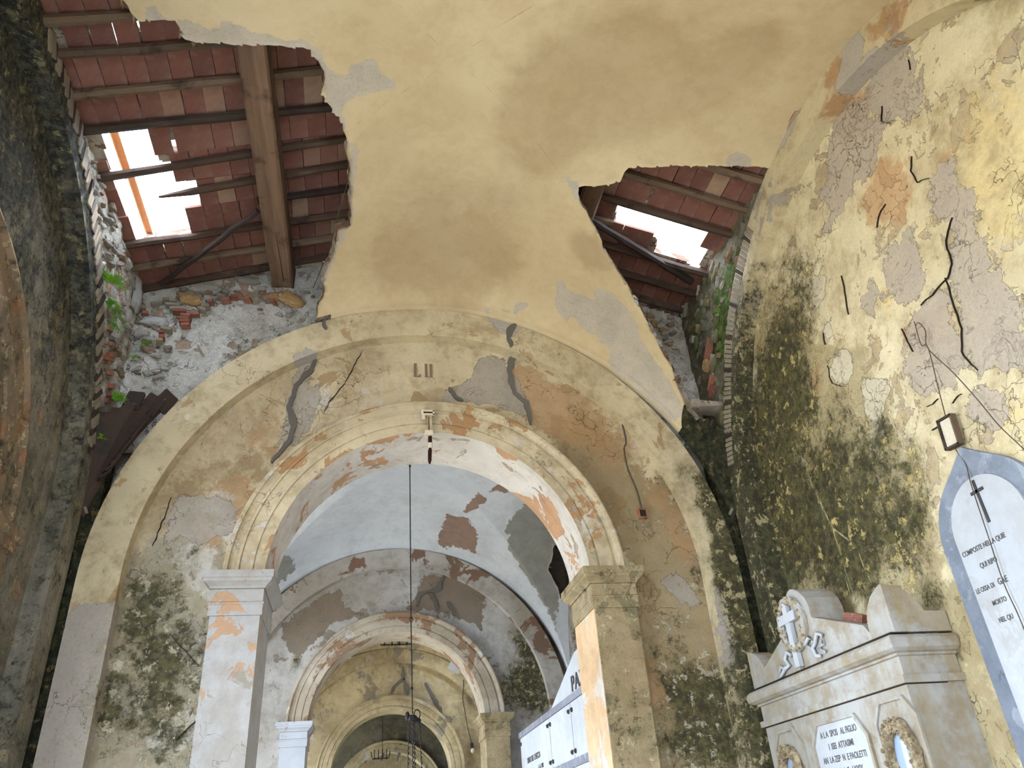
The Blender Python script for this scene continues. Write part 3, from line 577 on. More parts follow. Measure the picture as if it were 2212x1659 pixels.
# ---- generic wall with a round arched opening, in local (u, z) with depth d
def arch_wall(R, zc, half_w, ztop, z0, nr, nt, to3, d0, d1, uc=0.0, nleg=None, rmin=None, rout=None, rleg=None):
    mb = MB()
    rmin = rmin or R
    rleg = rleg or rmin
    def outer(t):
        if rout: return rout
        cu, su = math.cos(t), math.sin(t)
        k = 1e9
        if abs(cu) > 1e-6: k = min(k, half_w / abs(cu))
        if su > 1e-6:
            zt = ztop(uc + cu * k) if callable(ztop) else ztop
            kk = (zt - zc) / su
            if callable(ztop):
                for _ in range(6): kk = (ztop(uc + cu * min(kk, k)) - zc) / su
            k = min(k, kk)
        return k
    rows = []
    for i in range(nt + 1):
        t = PI * i / nt
        ro = outer(t)
        rows.append([(uc + math.cos(t) * (rmin + (ro - rmin) * j / nr), zc + math.sin(t) * (rmin + (ro - rmin) * j / nr)) for j in range(nr + 1)])
    def grid(rows, d, flip):
        a = len(rows); b = len(rows[0])
        vs_ = [to3(u, z, d) for r in rows for u, z in r]
        fs = [(i * b + j, i * b + j + 1, (i + 1) * b + j + 1, (i + 1) * b + j) for i in range(a - 1) for j in range(b - 1)]
        mb.add(vs_, [f[::-1] for f in fs] if flip else fs)
    nleg = nleg or max(2, int(nr * (zc - z0) / (half_w - rmin)))
    legs = []
    for s in (1, -1):
        legs.append([[(uc + s * (rleg + (half_w - rleg) * j / nr), zc + (z0 - zc) * i / nleg) for j in range(nr + 1)] for i in range(nleg + 1)])
    for r_ in [rows] + legs:
        grid(r_, d0, False)
        if d1 is not None: grid(r_, d1, True)
    if d1 is not None:
        # intrados and jambs
        path = [(uc + rleg, z0), (uc + rleg, zc)] + [(uc + rmin * math.cos(PI * i / nt), zc + rmin * math.sin(PI * i / nt)) for i in range(nt + 1)] + [(uc - rleg, zc), (uc - rleg, z0)]
        k = len(path)
        mb.add([to3(u, z, d0) for u, z in path] + [to3(u, z, d1) for u, z in path], [(i, i + 1, k + i + 1, k + i) for i in range(k - 1)])
    return mb

def front3(n):
    return lambda u, z, d: (u + WX[n], WY[n] + d, z + WZ[n])

PROF = [(1.238, .085), (1.238, -.018), (1.226, -.026), (1.212, -.024), (1.206, -.012), (1.192, -.002), (1.172, .004), (1.166, -.006), (1.150, -.008), (1.148, .002), (1.072, .002), (1.070, .010), (1.062, .010), (1.060, .0), (1.0, .0), (1.0, .50)]

def cross_wall(n, mats, res, side=''):
    t3 = front3(n)
    m_wall, m_rib, m_arch, m_pl, m_pr, m_jamb = mats[:6]; m_sof = mats[-1]
    top = (lambda x: 5.83 - .3 * abs(x) - WZ[n])
    mbc = arch_wall(1.28, 3.003, 2.35, top, 0, 3, 40, t3, .21, .49)
    fc = arch_wall(1.28, 3.003, 2.0, 0, 0, 2, 40, t3, .09, .22, rout=2.0); mbc.add(fc.v, fc.f)
    core = mbc.obj('wall_front_core' if n == 0 else 'wall_cross_core', M['mortar'])
    struct(core, 'rough masonry core of the cross wall ' + ('carrying the numeral' if n == 0 else 'behind the others, number %d from the numeral' % n))
    lun = arch_wall(1.232, 3.003, 1.86, 0, 0, res, res * 4, t3, .08, None, rout=1.86, rleg=1.271)
    lo = lun.obj('wall_front' if n == 0 else 'wall_cross', m_wall)
    # formeret rib
    pr = [(1.787, .085), (1.787, -.015), (2.02, -.015), (2.02, .22)]
    nn = 90
    path = [(lambda a, b, k=k: t3(a, ZS * 0 + ZS - (3.0 - 3.0 * k / 30), b)) for k in range(30)]
    path += [(lambda a, b, t=PI * k / nn: t3(a * math.cos(t), ZS + a * math.sin(t), b)) for k in range(nn + 1)]
    path += [(lambda a, b, k=k: t3(-a, ZS - 3.0 * k / 30, b)) for k in range(1, 31)]
    # subdivide the broad face
    prs = [pr[0], (1.787, .035), pr[1]] + [(1.787 + .233 * j / 10, -.015) for j in range(1, 10)] + [pr[2], pr[3]]
    rib = MB().sweep(prs, path).obj('trim_1' if n == 0 else 'trim_%d' % (n + 3), m_rib)
    # archivolt
    path = [(lambda a, b, t=PI * k / 72: t3(a * math.cos(t), max(3.003 + a * math.sin(t), 3.045), b)) for k in range(73)]
    NAMES = ('the numeral', 'the whitewashed bay', 'the third bay', 'the darkest last bay')
    av = thing('arch_moulding', ['moulded plaster archivolt with peeling ochre under the painted numeral', 'brown and white peeling archivolt closing the whitewashed bay', 'pale ochre archivolt two bays behind the numeral', 'dim brown archivolt at the far end of the gallery'][n], 'arch', t3(0, 3.003, 0))
    MB().sweep(PROF[:9], path).obj('outer_roll', m_arch, av, smooth=False)
    MB().sweep(PROF[8:15], path).obj('flat_band', m_arch, av)
    MB().sweep(PROF[14:], path).obj('soffit', m_sof if n == 0 else m_arch, av)
    # pilasters with capitals
    for s, mm in ((-1, m_pl), (1, m_pr)):
        lab = [['pale grey pilaster with orange peeling patches under the numeral arch', 'brown mouldy pilaster with peach jamb under the numeral arch'], ['bluish white pilaster ending the whitewashed bay', 'brown mouldy pilaster beside the marble burial niches'], ['pale ochre pilaster facing the hanging bulb of the third bay', 'pale ochre pilaster beside the hanging bulb of the third bay'], ['pale ochre pilaster at the darkest end of the gallery'] * 2][n][0 if s < 0 else 1]
        pl = thing('pilaster', lab, 'pilaster', t3(s * 1.14, 0, .25), [None, None, None, 'last bay pilasters'][n])
        u0, u1 = 1.0, 1.275
        b = MB()
        for (ua, ub, za, zb, da) in [(u0, u1, 0, 2.80, 0.0)]:
            b.box(t3(s * (ua + ub) / 2, (za + zb) / 2, (da + .5) / 2), (ub - ua, .5 - da, zb - za))
        b.obj('shaft', mm, pl)
        if n == 0 and s > 0:
            MB().box(t3(.9985, 1.4, .25), (.006, .496, 2.8)).obj('jamb_face', m_jamb, pl)
        cap = link('capital', None, pl)
        prof = [(0, 2.795), (.012, 2.795), (.012, 2.855), (.016, 2.858), (.016, 2.870), (.010, 2.874), (.010, 2.945), (.016, 2.95), (.022, 2.962), (.036, 2.975), (.050, 2.985), (.054, 3.0), (.062, 3.005), (.062, 3.046), (0, 3.048)]
        groups = [('necking', prof[0:6]), ('frieze', prof[4:8]), ('cornice', prof[6:15])]
        for nm, q in groups:
            mb = MB()
            def ring(o, z):
                return [t3(s * (u0 - o), z, -o), t3(s * (u1 + o), z, -o), t3(s * (u1 + o), z, .084), t3(s * u1, z, .084), t3(s * u1, z, .5 + o), t3(s * (u0 - o), z, .5 + o)]
            vs_ = []
            for o, z in q: vs_ += ring(o, z)
            fs = [(6 * i + k, 6 * i + (k + 1) % 6, 6 * i + 6 + (k + 1) % 6, 6 * i + 6 + k) for i in range(len(q) - 1) for k in range(6)]
            fs.append(tuple(range(6))); fs.append(tuple(6 * (len(q) - 1) + k for k in range(6)))
            mb.add(vs_, fs).obj(nm, mm, cap)
    return lo, rib

lo, rib = cross_wall(0, (M['front'], M['rib_front'], M['arch'], M['pil_l'], M['pil_r'], M['jamb_r'], M['soffit']), 64)
struct(lo, 'stained ochre lunette wall around the arch with painted numeral'); struct(rib, 'ochre plaster rib framing the lunette of the numeral wall')
for o in (lo, rib):
    me = o.data; c = coords(me); P = c[:, [0, 2]]
    gl = W_GREY + ([[(-2.05, 0), (-2.05, 2.80), (-1.96, 2.88), (-1.9, 2.86), (-1.76, 2.90), (-1.76, 0)], [(1.78, 2.60), (1.82, 2.95), (1.86, 2.9), (1.92, 2.5), (1.9, 2.2), (1.82, 2.2)], [(.62, 4.80), (.70, 4.92), (.58, 5.03), (.42, 5.04), (.50, 4.85)]] if o is rib else [])
    setattr_(me, 'grey', sdf(P, gl)); setattr_(me, 'orange', blobf(P, W_ORANGE)); setattr_(me, 'white', blobf(P, W_WHITE)); setattr_(me, 'worng', blobf(P, W_WORNG)); setattr_(me, 'wornb', blobf(P, W_WORNB))
    mo = blobf(P, W_MOULD) * np.where(P[:, 0] < 0, .62, .85)
    if o is rib: mo = mo * .75 + np.where(P[:, 0] > 1.5, np.clip((4.45 - P[:, 1]) * .9, 0, 1.1), 0) * np.clip((P[:, 0] - 1.815) * 12, 0, 1)
    setattr_(me, 'mould', mo); setattr_(me, 'crack', linef(P, W_CRACK, .006) * .8)
    if o is lo:
        co = c.copy()
        for k in range(len(co)): co[k, 1] += .006 * nz(co[k], 2.3) + .003 * nz(co[k], 9)
        me.vertices.foreach_set('co', co.ravel()); me.update()
def crack_strip(name, pts, wd, to3, mat, parent, taper=True):
    pts = [np.array(p) for p in pts]
    fine = []
    for a, b in zip(pts[:-1], pts[1:]):
        k = max(2, int(np.hypot(*(b - a)) / .02))
        fine += [a + (b - a) * i / k for i in range(k)]
    fine.append(pts[-1]); L, Rr_ = [], []
    n = len(fine)
    for i, p in enumerate(fine):
        d = fine[min(i + 1, n - 1)] - fine[max(i - 1, 0)]; d = d / (np.hypot(*d) + 1e-9); nn = np.array((-d[1], d[0]))
        w_ = wd * (.65 + .9 * abs(mnoise.noise(Vector((p[0] * 9, p[1] * 9, 1)))))
        if taper: w_ *= min(1, .35 + min(i, n - 1 - i) / (n * .2))
        j = nn * .010 * mnoise.noise(Vector((p[0] * 22, p[1] * 22, 7)))
        L.append(p + j + nn * w_ / 2); Rr_.append(p + j - nn * w_ / 2)
    poly = [tuple(p) for p in L] + [tuple(p) for p in Rr_[::-1]]
    vs_ = [to3(p, 0) for p in L] + [to3(p, 0) for p in Rr_] + [to3(p, 1) for p in L] + [to3(p, 1) for p in Rr_]
    fs = []
    for i in range(n - 1):
        fs += [(i, i + 1, n + i + 1, n + i), (2 * n + i, 3 * n + i, 3 * n + i + 1, 2 * n + i + 1), (i, 2 * n + i, 2 * n + i + 1, i + 1), (n + i, n + i + 1, 3 * n + i + 1, 3 * n + i)]
    fs += [(0, n, 3 * n, 2 * n), (n - 1, 3 * n - 1, 4 * n - 1, 2 * n - 1)]
    return MB().add(vs_, fs).obj(name, mat, parent)
for q in W_CRACKF: crack_strip('crack_filling', q, .042, lambda p, k: (p[0], .066 + .02 * k, p[1]), M['filler'], lo)
for q in W_CRACK: crack_strip('crack', q, .006, lambda p, k: (p[0], .0705 + .01 * k, p[1]), M['void'], lo)
crack_strip('crack_filling', [(-.745, 4.80), (-.757, 4.86), (-.75, 4.93)], .03, lambda p, k: (p[0], -.019 + .006 * k, p[1]), M['filler'], rib)
crack_strip('crack_filling', [(.60, 4.72), (.585, 4.80), (.60, 4.88), (.65, 4.95)], .045, lambda p, k: (p[0], -.019 + .006 * k, p[1]), M['filler'], rib)

# painted numeral on the wall (flat print)
num = link('numeral_paint', None, lo); num['label'] = 'grey painted roman numeral LII'
lx0, lz0, lx1, lz1 = LII[2][0] + .002, LII[2][1], LII[3][0], LII[0][1]
lh = lz1 - lz0; lw_ = lx1 - lx0
flat3 = lambda a, b, d: (a, d, b)
MB().prism([(lx0, lz1), (lx0 + .02, lz1), (lx0 + .02, lz0 + .008), (lx0 + .032, lz0 + .010), (lx0 + .05, lz0 + .030), (lx0 + .052, lz0), (lx0, lz0)], .0715, .0735, flat3).obj('letter', M['letter_p'], num)
for k in (.60, .86): MB().prism([(lx0 + lw_ * k - .002, lz1), (lx0 + lw_ * k + .018, lz1), (lx0 + lw_ * k + .018, lz0 + .01), (lx0 + lw_ * k + .022, lz0), (lx0 + lw_ * k - .004, lz0), (lx0 + lw_ * k, lz0 + .01)], .0715, .0735, flat3).obj('letter', M['letter_p'], num)

l2, r2 = cross_wall(1, (M['wall2'], M['rib2'], M['arch2'], M['pil2'], M['pil_r'], M['arch2']), 40)
struct(l2, 'white and brown peeling lunette wall at the end of the whitewashed bay'); struct(r2, 'white and brown peeling rib at the end of the whitewashed bay')
me = l2.data; c = coords(me); P = c[:, [0, 2]]
setattr_(me, 'brown', sdf(P, W2_BROWN)); setattr_(me, 'mould', blobf(P, W2_MOULD))
for q in W2_CRACKF: crack_strip('crack_filling', q, .05, lambda p, k: (p[0], 4.93 + .02 * k, p[1]), M['filler'], l2)
l3, r3 = cross_wall(2, (M['far'], M['far'], M['far'], M['far'], M['far'], M['far']), 16)
struct(l3, 'ochre and grey lunette wall of the third bay'); struct(r3, 'ochre rib of the third bay')
for q in W3_CRACKF: crack_strip('crack_filling', q, .07, lambda p, k: (p[0], 9.80 + .02 * k, p[1]), M['filler'], l3)
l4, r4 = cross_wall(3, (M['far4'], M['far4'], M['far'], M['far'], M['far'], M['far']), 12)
struct(l4, 'grey lunette wall of the last bay in view'); struct(r4, 'grey rib of the last bay in view')
for q in ([(-.55, 3.75), (-.5, 3.95), (-.45, 4.1)], [(.15, 3.75), (.22, 3.95), (.25, 4.15)], [(-.2, 3.78), (-.12, 4.0)]): crack_strip('crack_filling', q, .06, lambda p, k: (p[0] + .28, 14.67 + .02 * k, p[1] - .40), M['filler'], l4)

# damp corners between the ribs
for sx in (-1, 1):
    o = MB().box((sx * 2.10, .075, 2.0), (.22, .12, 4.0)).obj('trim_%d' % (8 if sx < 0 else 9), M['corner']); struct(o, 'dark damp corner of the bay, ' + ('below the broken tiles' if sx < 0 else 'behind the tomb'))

# ---- right side wall, its rib
def side_rib(name, x_wall, x_face, mat, yc=YC, dz=0.0, Rin=1.65, Rout=1.86):
    s = 1 if x_wall > x_face else -1
    prs = [(Rin, x_wall + s * .01), (Rin, (x_wall + x_face) / 2), (Rin, x_face)] + [(Rin + (Rout - Rin) * j / 9, x_face) for j in range(1, 9)] + [(Rout, x_face), (Rout, x_wall + s * .05)]
    z = ZL + dz
    path = [(lambda a, b, k=k: (b, yc + a, z - 3.3 + 3.3 * k / 40)) for k in range(40)]
    path += [(lambda a, b, t=PI * k / 110: (b, yc + a * math.cos(t), z + a * math.sin(t))) for k in range(111)]
    path += [(lambda a, b, k=k: (b, yc - a, z - 3.3 * k / 40)) for k in range(1, 41)]
    return MB().sweep(prs, path).obj(name, mat)
nu, nv = 210, 260
us = np.linspace(-4.3, .06, nu); zs = np.linspace(0, 5.3, nv)
mb = MB()
mb.v = [(XR + .010 * nz((2, u, z), 1.6) + .004 * nz((2, u, z), 7), u, z) for z in zs for u in us]
mb.f = [(j * nu + i, j * nu + i + 1, (j + 1) * nu + i + 1, (j + 1) * nu + i) for j in range(nv - 1) for i in range(nu - 1)]
mb.m = [0] * len(mb.f)
wr = struct(mb.obj('wall_right', M['right'], fix=False), 'peeling mould-stained yellow side wall behind the marble tomb')
wr.data.flip_normals() if wr.data.polygons[0].normal.x > 0 else None
c = coords(wr.data); P = c[:, 1:]
me = wr.data
setattr_(me, 'grey', sdf(P, R_GREY)); setattr_(me, 'beige', sdf(P, R_BEIGE)); setattr_(me, 'orange', blobf(P, R_ORANGE)); setattr_(me, 'yel', blobf(P, R_YEL)); setattr_(me, 'worn', blobf(P, R_WORN))
setattr_(me, 'mould', np.clip(blobf(P, R_MOULD) * .72 + np.clip((P[:, 0] + .50) * 1.1, 0, .6) * np.clip(4.6 - P[:, 1], 0, 1), 0, 1.15)); setattr_(me, 'crack', linef(P, R_CRACK, .005) * .45); setattr_(me, 'run', linef(P, R_RUN, .018) * .85)
for i, q in enumerate(R_CRACK): crack_strip('crack', q, 0.0034 if i < 2 else .0018, lambda p, k: (XR - .012 + .01 * k, p[0], p[1]), M['void'], wr)
rr = struct(side_rib('trim_2', XR, XRF, M['rib_right']), 'ochre and orange peeling rib over the right side wall')
c = coords(rr.data); setattr_(rr.data, 'grey', sdf(c[:, 1:], RR_GREY)); setattr_(rr.data, 'orange', blobf(c[:, 1:], RR_ORANGE)); setattr_(rr.data, 'mould', np.clip((5.0 - c[:, 2]) * 1.5, 0, 1.25) * np.where(c[:, 1] > YC, 1, .3))
back = MB().box((XR + .22, -2.0, 2.7), (.4, 4.6, 5.4)).obj('wall_right_core', M['mortar']); struct(back, 'masonry behind the right side wall')

# ---- left side wall with its own open arch
left3 = lambda u, z, d: (XL - d, u, z)
lw = arch_wall(1.235, 3.05, 2.35, 5.24, 0, 40, 110, left3, 0.0, .45, uc=YC, rleg=1.238)
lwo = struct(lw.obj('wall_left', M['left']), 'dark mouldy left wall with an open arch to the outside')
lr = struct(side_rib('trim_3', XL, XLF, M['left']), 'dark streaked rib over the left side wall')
path = [(lambda a, b, t=PI * k / 60: (XL - b, YC + a * math.cos(t), 3.05 + a * math.sin(t))) for k in range(61)]
lav = thing('arch_moulding', 'reddish archivolt on the dark streaked mouldy wall', 'arch', (XL, YC, 3.05))
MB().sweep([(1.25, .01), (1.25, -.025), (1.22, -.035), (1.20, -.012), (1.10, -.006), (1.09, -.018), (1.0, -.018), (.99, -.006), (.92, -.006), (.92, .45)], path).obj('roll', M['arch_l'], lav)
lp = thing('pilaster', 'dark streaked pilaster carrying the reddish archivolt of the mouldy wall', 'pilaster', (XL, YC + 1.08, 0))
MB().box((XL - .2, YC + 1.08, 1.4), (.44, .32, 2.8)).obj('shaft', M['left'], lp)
mb = MB()
for za, zb, o in ((2.8, 2.86, .015), (2.86, 2.95, .01), (2.95, 3.0, .035), (3.0, 3.05, .055)): mb.prism([(XL - .42, YC + .92 - o), (XL - .42, YC + 1.24), (XL - .004, YC + 1.24), (XL - .004, YC + 1.24 + o), (XL + .02 + o, YC + 1.24 + o), (XL + .02 + o, YC + .92 - o)], za, zb, lambda a, b, d: (a, b, d))
mb.obj('capital', M['arch_l'], lp)

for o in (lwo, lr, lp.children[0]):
    c = coords(o.data); setattr_(o.data, 'mould', .42 + .75 * np.clip((c[:, 2] - 3.7) * .6, 0, 1))  # value rises with height, so the upper part comes out darker

# ---- other bays (same module)
def plain_bay(k, yc, yb, yf, dz, xo, mv, ms, holes=(), n=60, opened=True):
    v_, me_ = build_vault('ceiling_bay', yc, dz, xo, list(holes), n, mv, back=yc - yb)
    yw = (yb + yf) / 2
    rw = MB().box((XR + xo + .1, yw, 2.65), (.2, yf - yb + .9, 5.3)).obj('wall_right_bay', ms)
    lw_ = arch_wall(1.2, 3.05 + dz, (yf - yb) / 2 + .4, 5.0, 0, 6, 40, lambda u, z, d: (XL + xo - d, u, z), 0.0, .45, uc=yc, rmin=None if opened else .35).obj('wall_left_bay', ms)
    a = side_rib('trim_%d' % (10 + 2 * k), XR + xo, XRF + xo, ms, yc, dz); b_ = side_rib('trim_%d' % (11 + 2 * k), XL + xo, XLF + xo, ms, yc, dz)
    for o, l in ((v_, 'vault'), (rw, 'right wall'), (lw_, 'open arched left wall'), (a, 'right rib'), (b_, 'left rib')):
        struct(o, l + ' of the ' + ('bay before the numeral bay', 'whitewashed second bay', 'third bay', 'fourth bay', 'last bay')[k])
    return v_, me_
v2, m2 = plain_bay(1, 3.0, .50, 4.85, -.15, .01, M['vault2'], M['wall2'], [[(1.961, 4.12), (1.85, 4.20), (1.839, 4.339), (1.80, 4.45), (1.92, 4.547), (1.97, 4.62), (2.3, 4.7), (2.3, 4.1)]], 90)
c = coords(m2); P = c[:, :2]
setattr_(m2, 'brown', sdf(P, V2_BROWN)); setattr_(m2, 'grey', sdf(P, V2_GREY))
HOLE3 = [(.55, 9.0), (.85, 8.85), (1.1, 8.7), (1.5, 8.6), (1.9, 8.9), (2.3, 9.0), (2.3, 9.6), (1.75, 9.45), (1.4, 9.35), (1.1, 9.28), (.8, 9.22), (.6, 9.15)]
plain_bay(2, 7.87, 5.37, 9.72, -.30, .10, M['far'], M['far'], [[(x + .0, y) for x, y in HOLE3]], 60)
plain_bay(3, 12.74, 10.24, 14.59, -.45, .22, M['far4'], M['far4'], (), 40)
plain_bay(0, -6.45, -8.6, -4.6, .0, .0, M['far'], M['far'], (), 30, True)
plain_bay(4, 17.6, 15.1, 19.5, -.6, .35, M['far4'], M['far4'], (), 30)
for k, (ya, yb_) in enumerate(((.45, 5.1), (-9, -3.4))):  # slabs added to stop daylight leaking into these bays
    mb = MB()
    for sx in (-1, 1): mb.box((sx * 1.2, (ya + yb_) / 2, 5.55), (2.45, yb_ - ya, .05), rot=Matrix.Rotation(sx * .29, 3, 'Y'))
    struct(mb.obj('roof_light_stop', M['section']), ('plain roof slabs added over the whitewashed bay to keep the sky out', 'unseen roof slabs added over the bay before the numeral bay')[k])
struct(arch_wall(.95, 2.6, 2.5, 5.6, 0, 4, 40, lambda u, z, d: (u, -8.6 - d, z), 0.0, .3).obj('wall_back_added', M['far']), 'unseen arched end wall added to set the light from behind')  # added out of view; its opening sizes the light reaching the front wall
end = MB().box((.4, 19.6, 2.5), (4.6, .2, 5)).obj('wall_end', M['far']); struct(end, 'end wall of the gallery')
fl = MB().box((0, 4.5, -.05), (4.6, 31, .1)).obj('floor', M['floor']); struct(fl, 'worn stone gallery floor')
gr = MB().box((-22, 4, -.2), (39, 70, .1)).obj('ground', M['ground']); struct(gr, 'pale gravel courtyard outside')

# ---- roof over the main bay
def roof_pt(x, y, dz=0.0): return Vector((x, y, roofz(x) + dz))
roof = link('roof', None); struct(roof, 'timber roof of battens and flat clay tiles seen through the broken vault')
ang = math.atan(.3)

BY_R = [-1.35, -1.09, -.84, -.61, -.385, -.14, .09]
def batten(x0, x1, y0, y1, s, name='batten', r=.028, jag=False, drop=.0):
    pts = []; rr_ = []
    k = 9
    for i in range(k + 1):
        t = i / k
        x = x0 + (x1 - x0) * t; y = y0 + (y1 - y0) * t
        p = roof_pt(x, y, -.016 - r - drop)
        p.y += .010 * nz((x * 2, y * 5, s), 1.5); p.z += .004 * nz((x * 3, y * 5, s + 3), 2)
        pts.append(p); rr_.append(r * (1 + .25 * nz((x * 4, y * 7, s + 9), 1.2)))
    if jag: rr_[0] = .008; rr_[1] *= .9
    mb = MB().tube(pts, rr_, 7, jit=.10)
    return mb.obj(name, M['wood'], roof)
random.seed(3)
for i, (xa, ya, yb) in enumerate(((-2.15, -2.95, -2.95), (-2.15, -2.70, -2.70), (-2.15, -2.45, -2.45), (-2.15, -2.22, -2.22), (-2.15, -1.985, -2.0), (-2.15, -1.795, -1.81), (-2.15, -1.54, -1.57), (-2.15, -1.30, -1.283), (-2.13, -.93, -1.06), (-2.15, -.315, -.315), (-2.15, -.075, -.08), (-2.15, .16, .12))):
    batten(xa, -.02, ya, yb, i)
batten(-1.80, -.02, -.715, -.835, 20, jag=True)
batten(-1.22, -.02, -.565, -.572, 21)
for i, y in enumerate(BY_R): batten(.02, 2.12 if abs(y + .61) > .02 else 1.30, y, y - .01, 60 + i, r=.030)
# purlins (squared beams along the gallery)
def beam_mb(x, z, wd, hg, y0, y1, tilt=0.0):
    mb = MB(); k = 14
    for s in (-1, 1):
        pass
    rows = []
    for i in range(k + 1):
        t = i / k; y = y0 + (y1 - y0) * t; xx = x + tilt * (1 - t)
        j = [(.006 * nz((q, y * 3, x), 2.)) for q in range(8)]
        ch = .014
        rows.append([(xx - wd / 2 + ch + j[0], y, z), (xx + wd / 2 - ch + j[1], y, z + j[6] * .4), (xx + wd / 2 + j[2], y, z + ch), (xx + wd / 2 + j[3], y, z + hg), (xx - wd / 2 + j[4], y, z + hg), (xx - wd / 2 + j[5], y, z + ch)])
    vs_ = [p for r in rows for p in r]; fs = []
    for i in range(k):
        for q in range(6): fs.append((i * 6 + q, i * 6 + (q + 1) % 6, (i + 1) * 6 + (q + 1) % 6, (i + 1) * 6 + q))
    fs += [tuple(range(6)), tuple(k * 6 + q for q in range(6))]
    return mb.add(vs_, fs)
pur = beam_mb(-1.098, 5.31, .158, .19, -3.4, .26, -.012).obj('purlin', M['beam'], roof)
MB().tube([(-1.085, .10, 5.311), (-1.088, -.1, 5.312), (-1.096, -.36, 5.312), (-1.10, -.6, 5.314)], [.005, .004, .003, .0015], 5).obj('drying_crack', M['void'], pur)
beam_mb(1.045, 5.37, .15, .19, -3.4, .26).obj('purlin', M['beam'], roof)
beam_mb(0.0, 5.60, .14, .20, -3.4, .26).obj('purlin', M['beam'], roof)
# flat tiles
tw = .1165
def tile_mesh(L):
    me = MB().box((0, 0, 0), (tw - .004, L - .004, .016)).mesh('tile', M['tile']); return me
tiles = {}
def sky_test(x, y, poly): return bool(inside(np.array([[x, y]]), poly)[0])
rt = Matrix.Rotation(ang, 4, 'Y')
def put_tile(x, y, L, sgn, mesh):
    o = bpy.data.objects.new('tile', mesh); COL.objects.link(o); o.parent = roof
    p = roof_pt(x, y, -.008)
    for gx, gy in GAPS:
        if abs(y - gy) < .10 and abs(x - gx) < tw * .62:
            x += (.008 if x > gx else -.008); p = roof_pt(x, y, -.008)
    o.matrix_basis = Matrix.Translation(p + Vector((random.uniform(-.002, .002), random.uniform(-.003, .003), random.uniform(-.003, .003)))) @ Matrix.Rotation(-sgn * -ang if False else (ang if sgn > 0 else -ang), 4, 'Y') @ Matrix.Rotation(random.uniform(-.012, .012), 4, 'Z')
    return o
GAPS = [(-1.90, -1.86), (-1.788, -1.88), (-1.677, -1.91), (-1.648, -1.10), (-1.87, -.19), (-1.758, -.20), (1.48, -.90)]
count = 0
SKL = [(x, y) for x, y in SKY_L]; SKR = [(x, y) for x, y in SKY_R]
ysL = [-2.22, -1.99, -1.80, -1.55, -1.29, -1.04, -.80, -.56, -.315, -.078, .15]
for a, b in zip(ysL[:-1], ysL[1:]):
    L = b - a; me_ = tile_mesh(L)
    x = -2.12 + random.uniform(-.05, .02)
    for gx, gy in GAPS:
        if gx < 0 and a < gy < b: x = gx - 3 * tw * .957 if gx > -1.8 else gx - 2 * tw * .957
    while x < -.55:
        xc = x + tw * .48
        if not sky_test(xc, (a + b) / 2, SKL): put_tile(xc, (a + b) / 2, L, -1, me_)
        x += tw * .957
ysR = [-1.90, -1.62, -1.355, -1.095, -.845, -.615, -.39, -.145, .085]
for a, b in zip(ysR[:-1], ysR[1:]):
    L = b - a; me_ = tile_mesh(L)
    x = .82 + random.uniform(-.04, .02)
    for gx, gy in GAPS:
        if gx > 0 and a < gy < b: x = gx - 6 * tw * .957
    while x < 2.1:
        xc = x + tw * .48
        if not sky_test(xc, (a + b) / 2, SKR): put_tile(xc, (a + b) / 2, L, 1, me_)
        x += tw * .957
# mortar bed above the tiles, open where the sky shows
def bed(sgn, x0, x1, y0, y1, polys, slits, name):
    nx, ny = int(abs(x1 - x0) / .015), int((y1 - y0) / .015)
    xs = np.linspace(x0, x1, nx + 1); ys = np.linspace(y0, y1, ny + 1)
    cx = (xs[:-1] + xs[1:]) / 2; cy = (ys[:-1] + ys[1:]) / 2
    GX, GY = np.meshgrid(cx, cy); Pc = np.stack([GX.ravel(), GY.ravel()], 1)
    k = np.ones(len(Pc), bool)
    for q in polys: k &= ~inside(Pc, [(a * 1.0, b) for a, b in q])
    for (sx, sy, wx, wy) in slits: k &= ~((abs(Pc[:, 0] - sx) < wx) & (abs(Pc[:, 1] - sy) < wy))
    k = k.reshape(GX.shape)
    mb = MB()
    vid = lambda i, j: j * (nx + 1) + i
    vs_ = [(x, y, roofz(x) + .004) for y in ys for x in xs]
    fs = [(vid(i, j), vid(i + 1, j), vid(i + 1, j + 1), vid(i, j + 1)) for j in range(ny) for i in range(nx) if k[j, i]]
    mb.add(vs_, fs)
    o = mb.obj(name, M['section'], roof, fix=False)
    md = o.modifiers.new('s', 'SOLIDIFY'); md.thickness = .05; md.offset = 1
    return o
def grow(poly, k):
    c0 = np.mean(poly, 0); return [tuple(c0 + (np.array(p) - c0) * k) for p in poly]
bed(-1, -2.25, 0, -3.5, .35, [grow(SKL, 1.02)], [(-1.90, -1.84, .012, .05), (-1.786, -1.88, .012, .09), (-1.67, -1.91, .012, .05), (-1.648, -1.08, .010, .05), (-1.87, -.19, .011, .05), (-1.753, -.20, .009, .02)], 'mortar_bed')
bed(1, 0, 2.25, -3.5, .35, [grow(SKR, 1.02)], [(1.48, -.87, .009, .012)], 'mortar_bed')
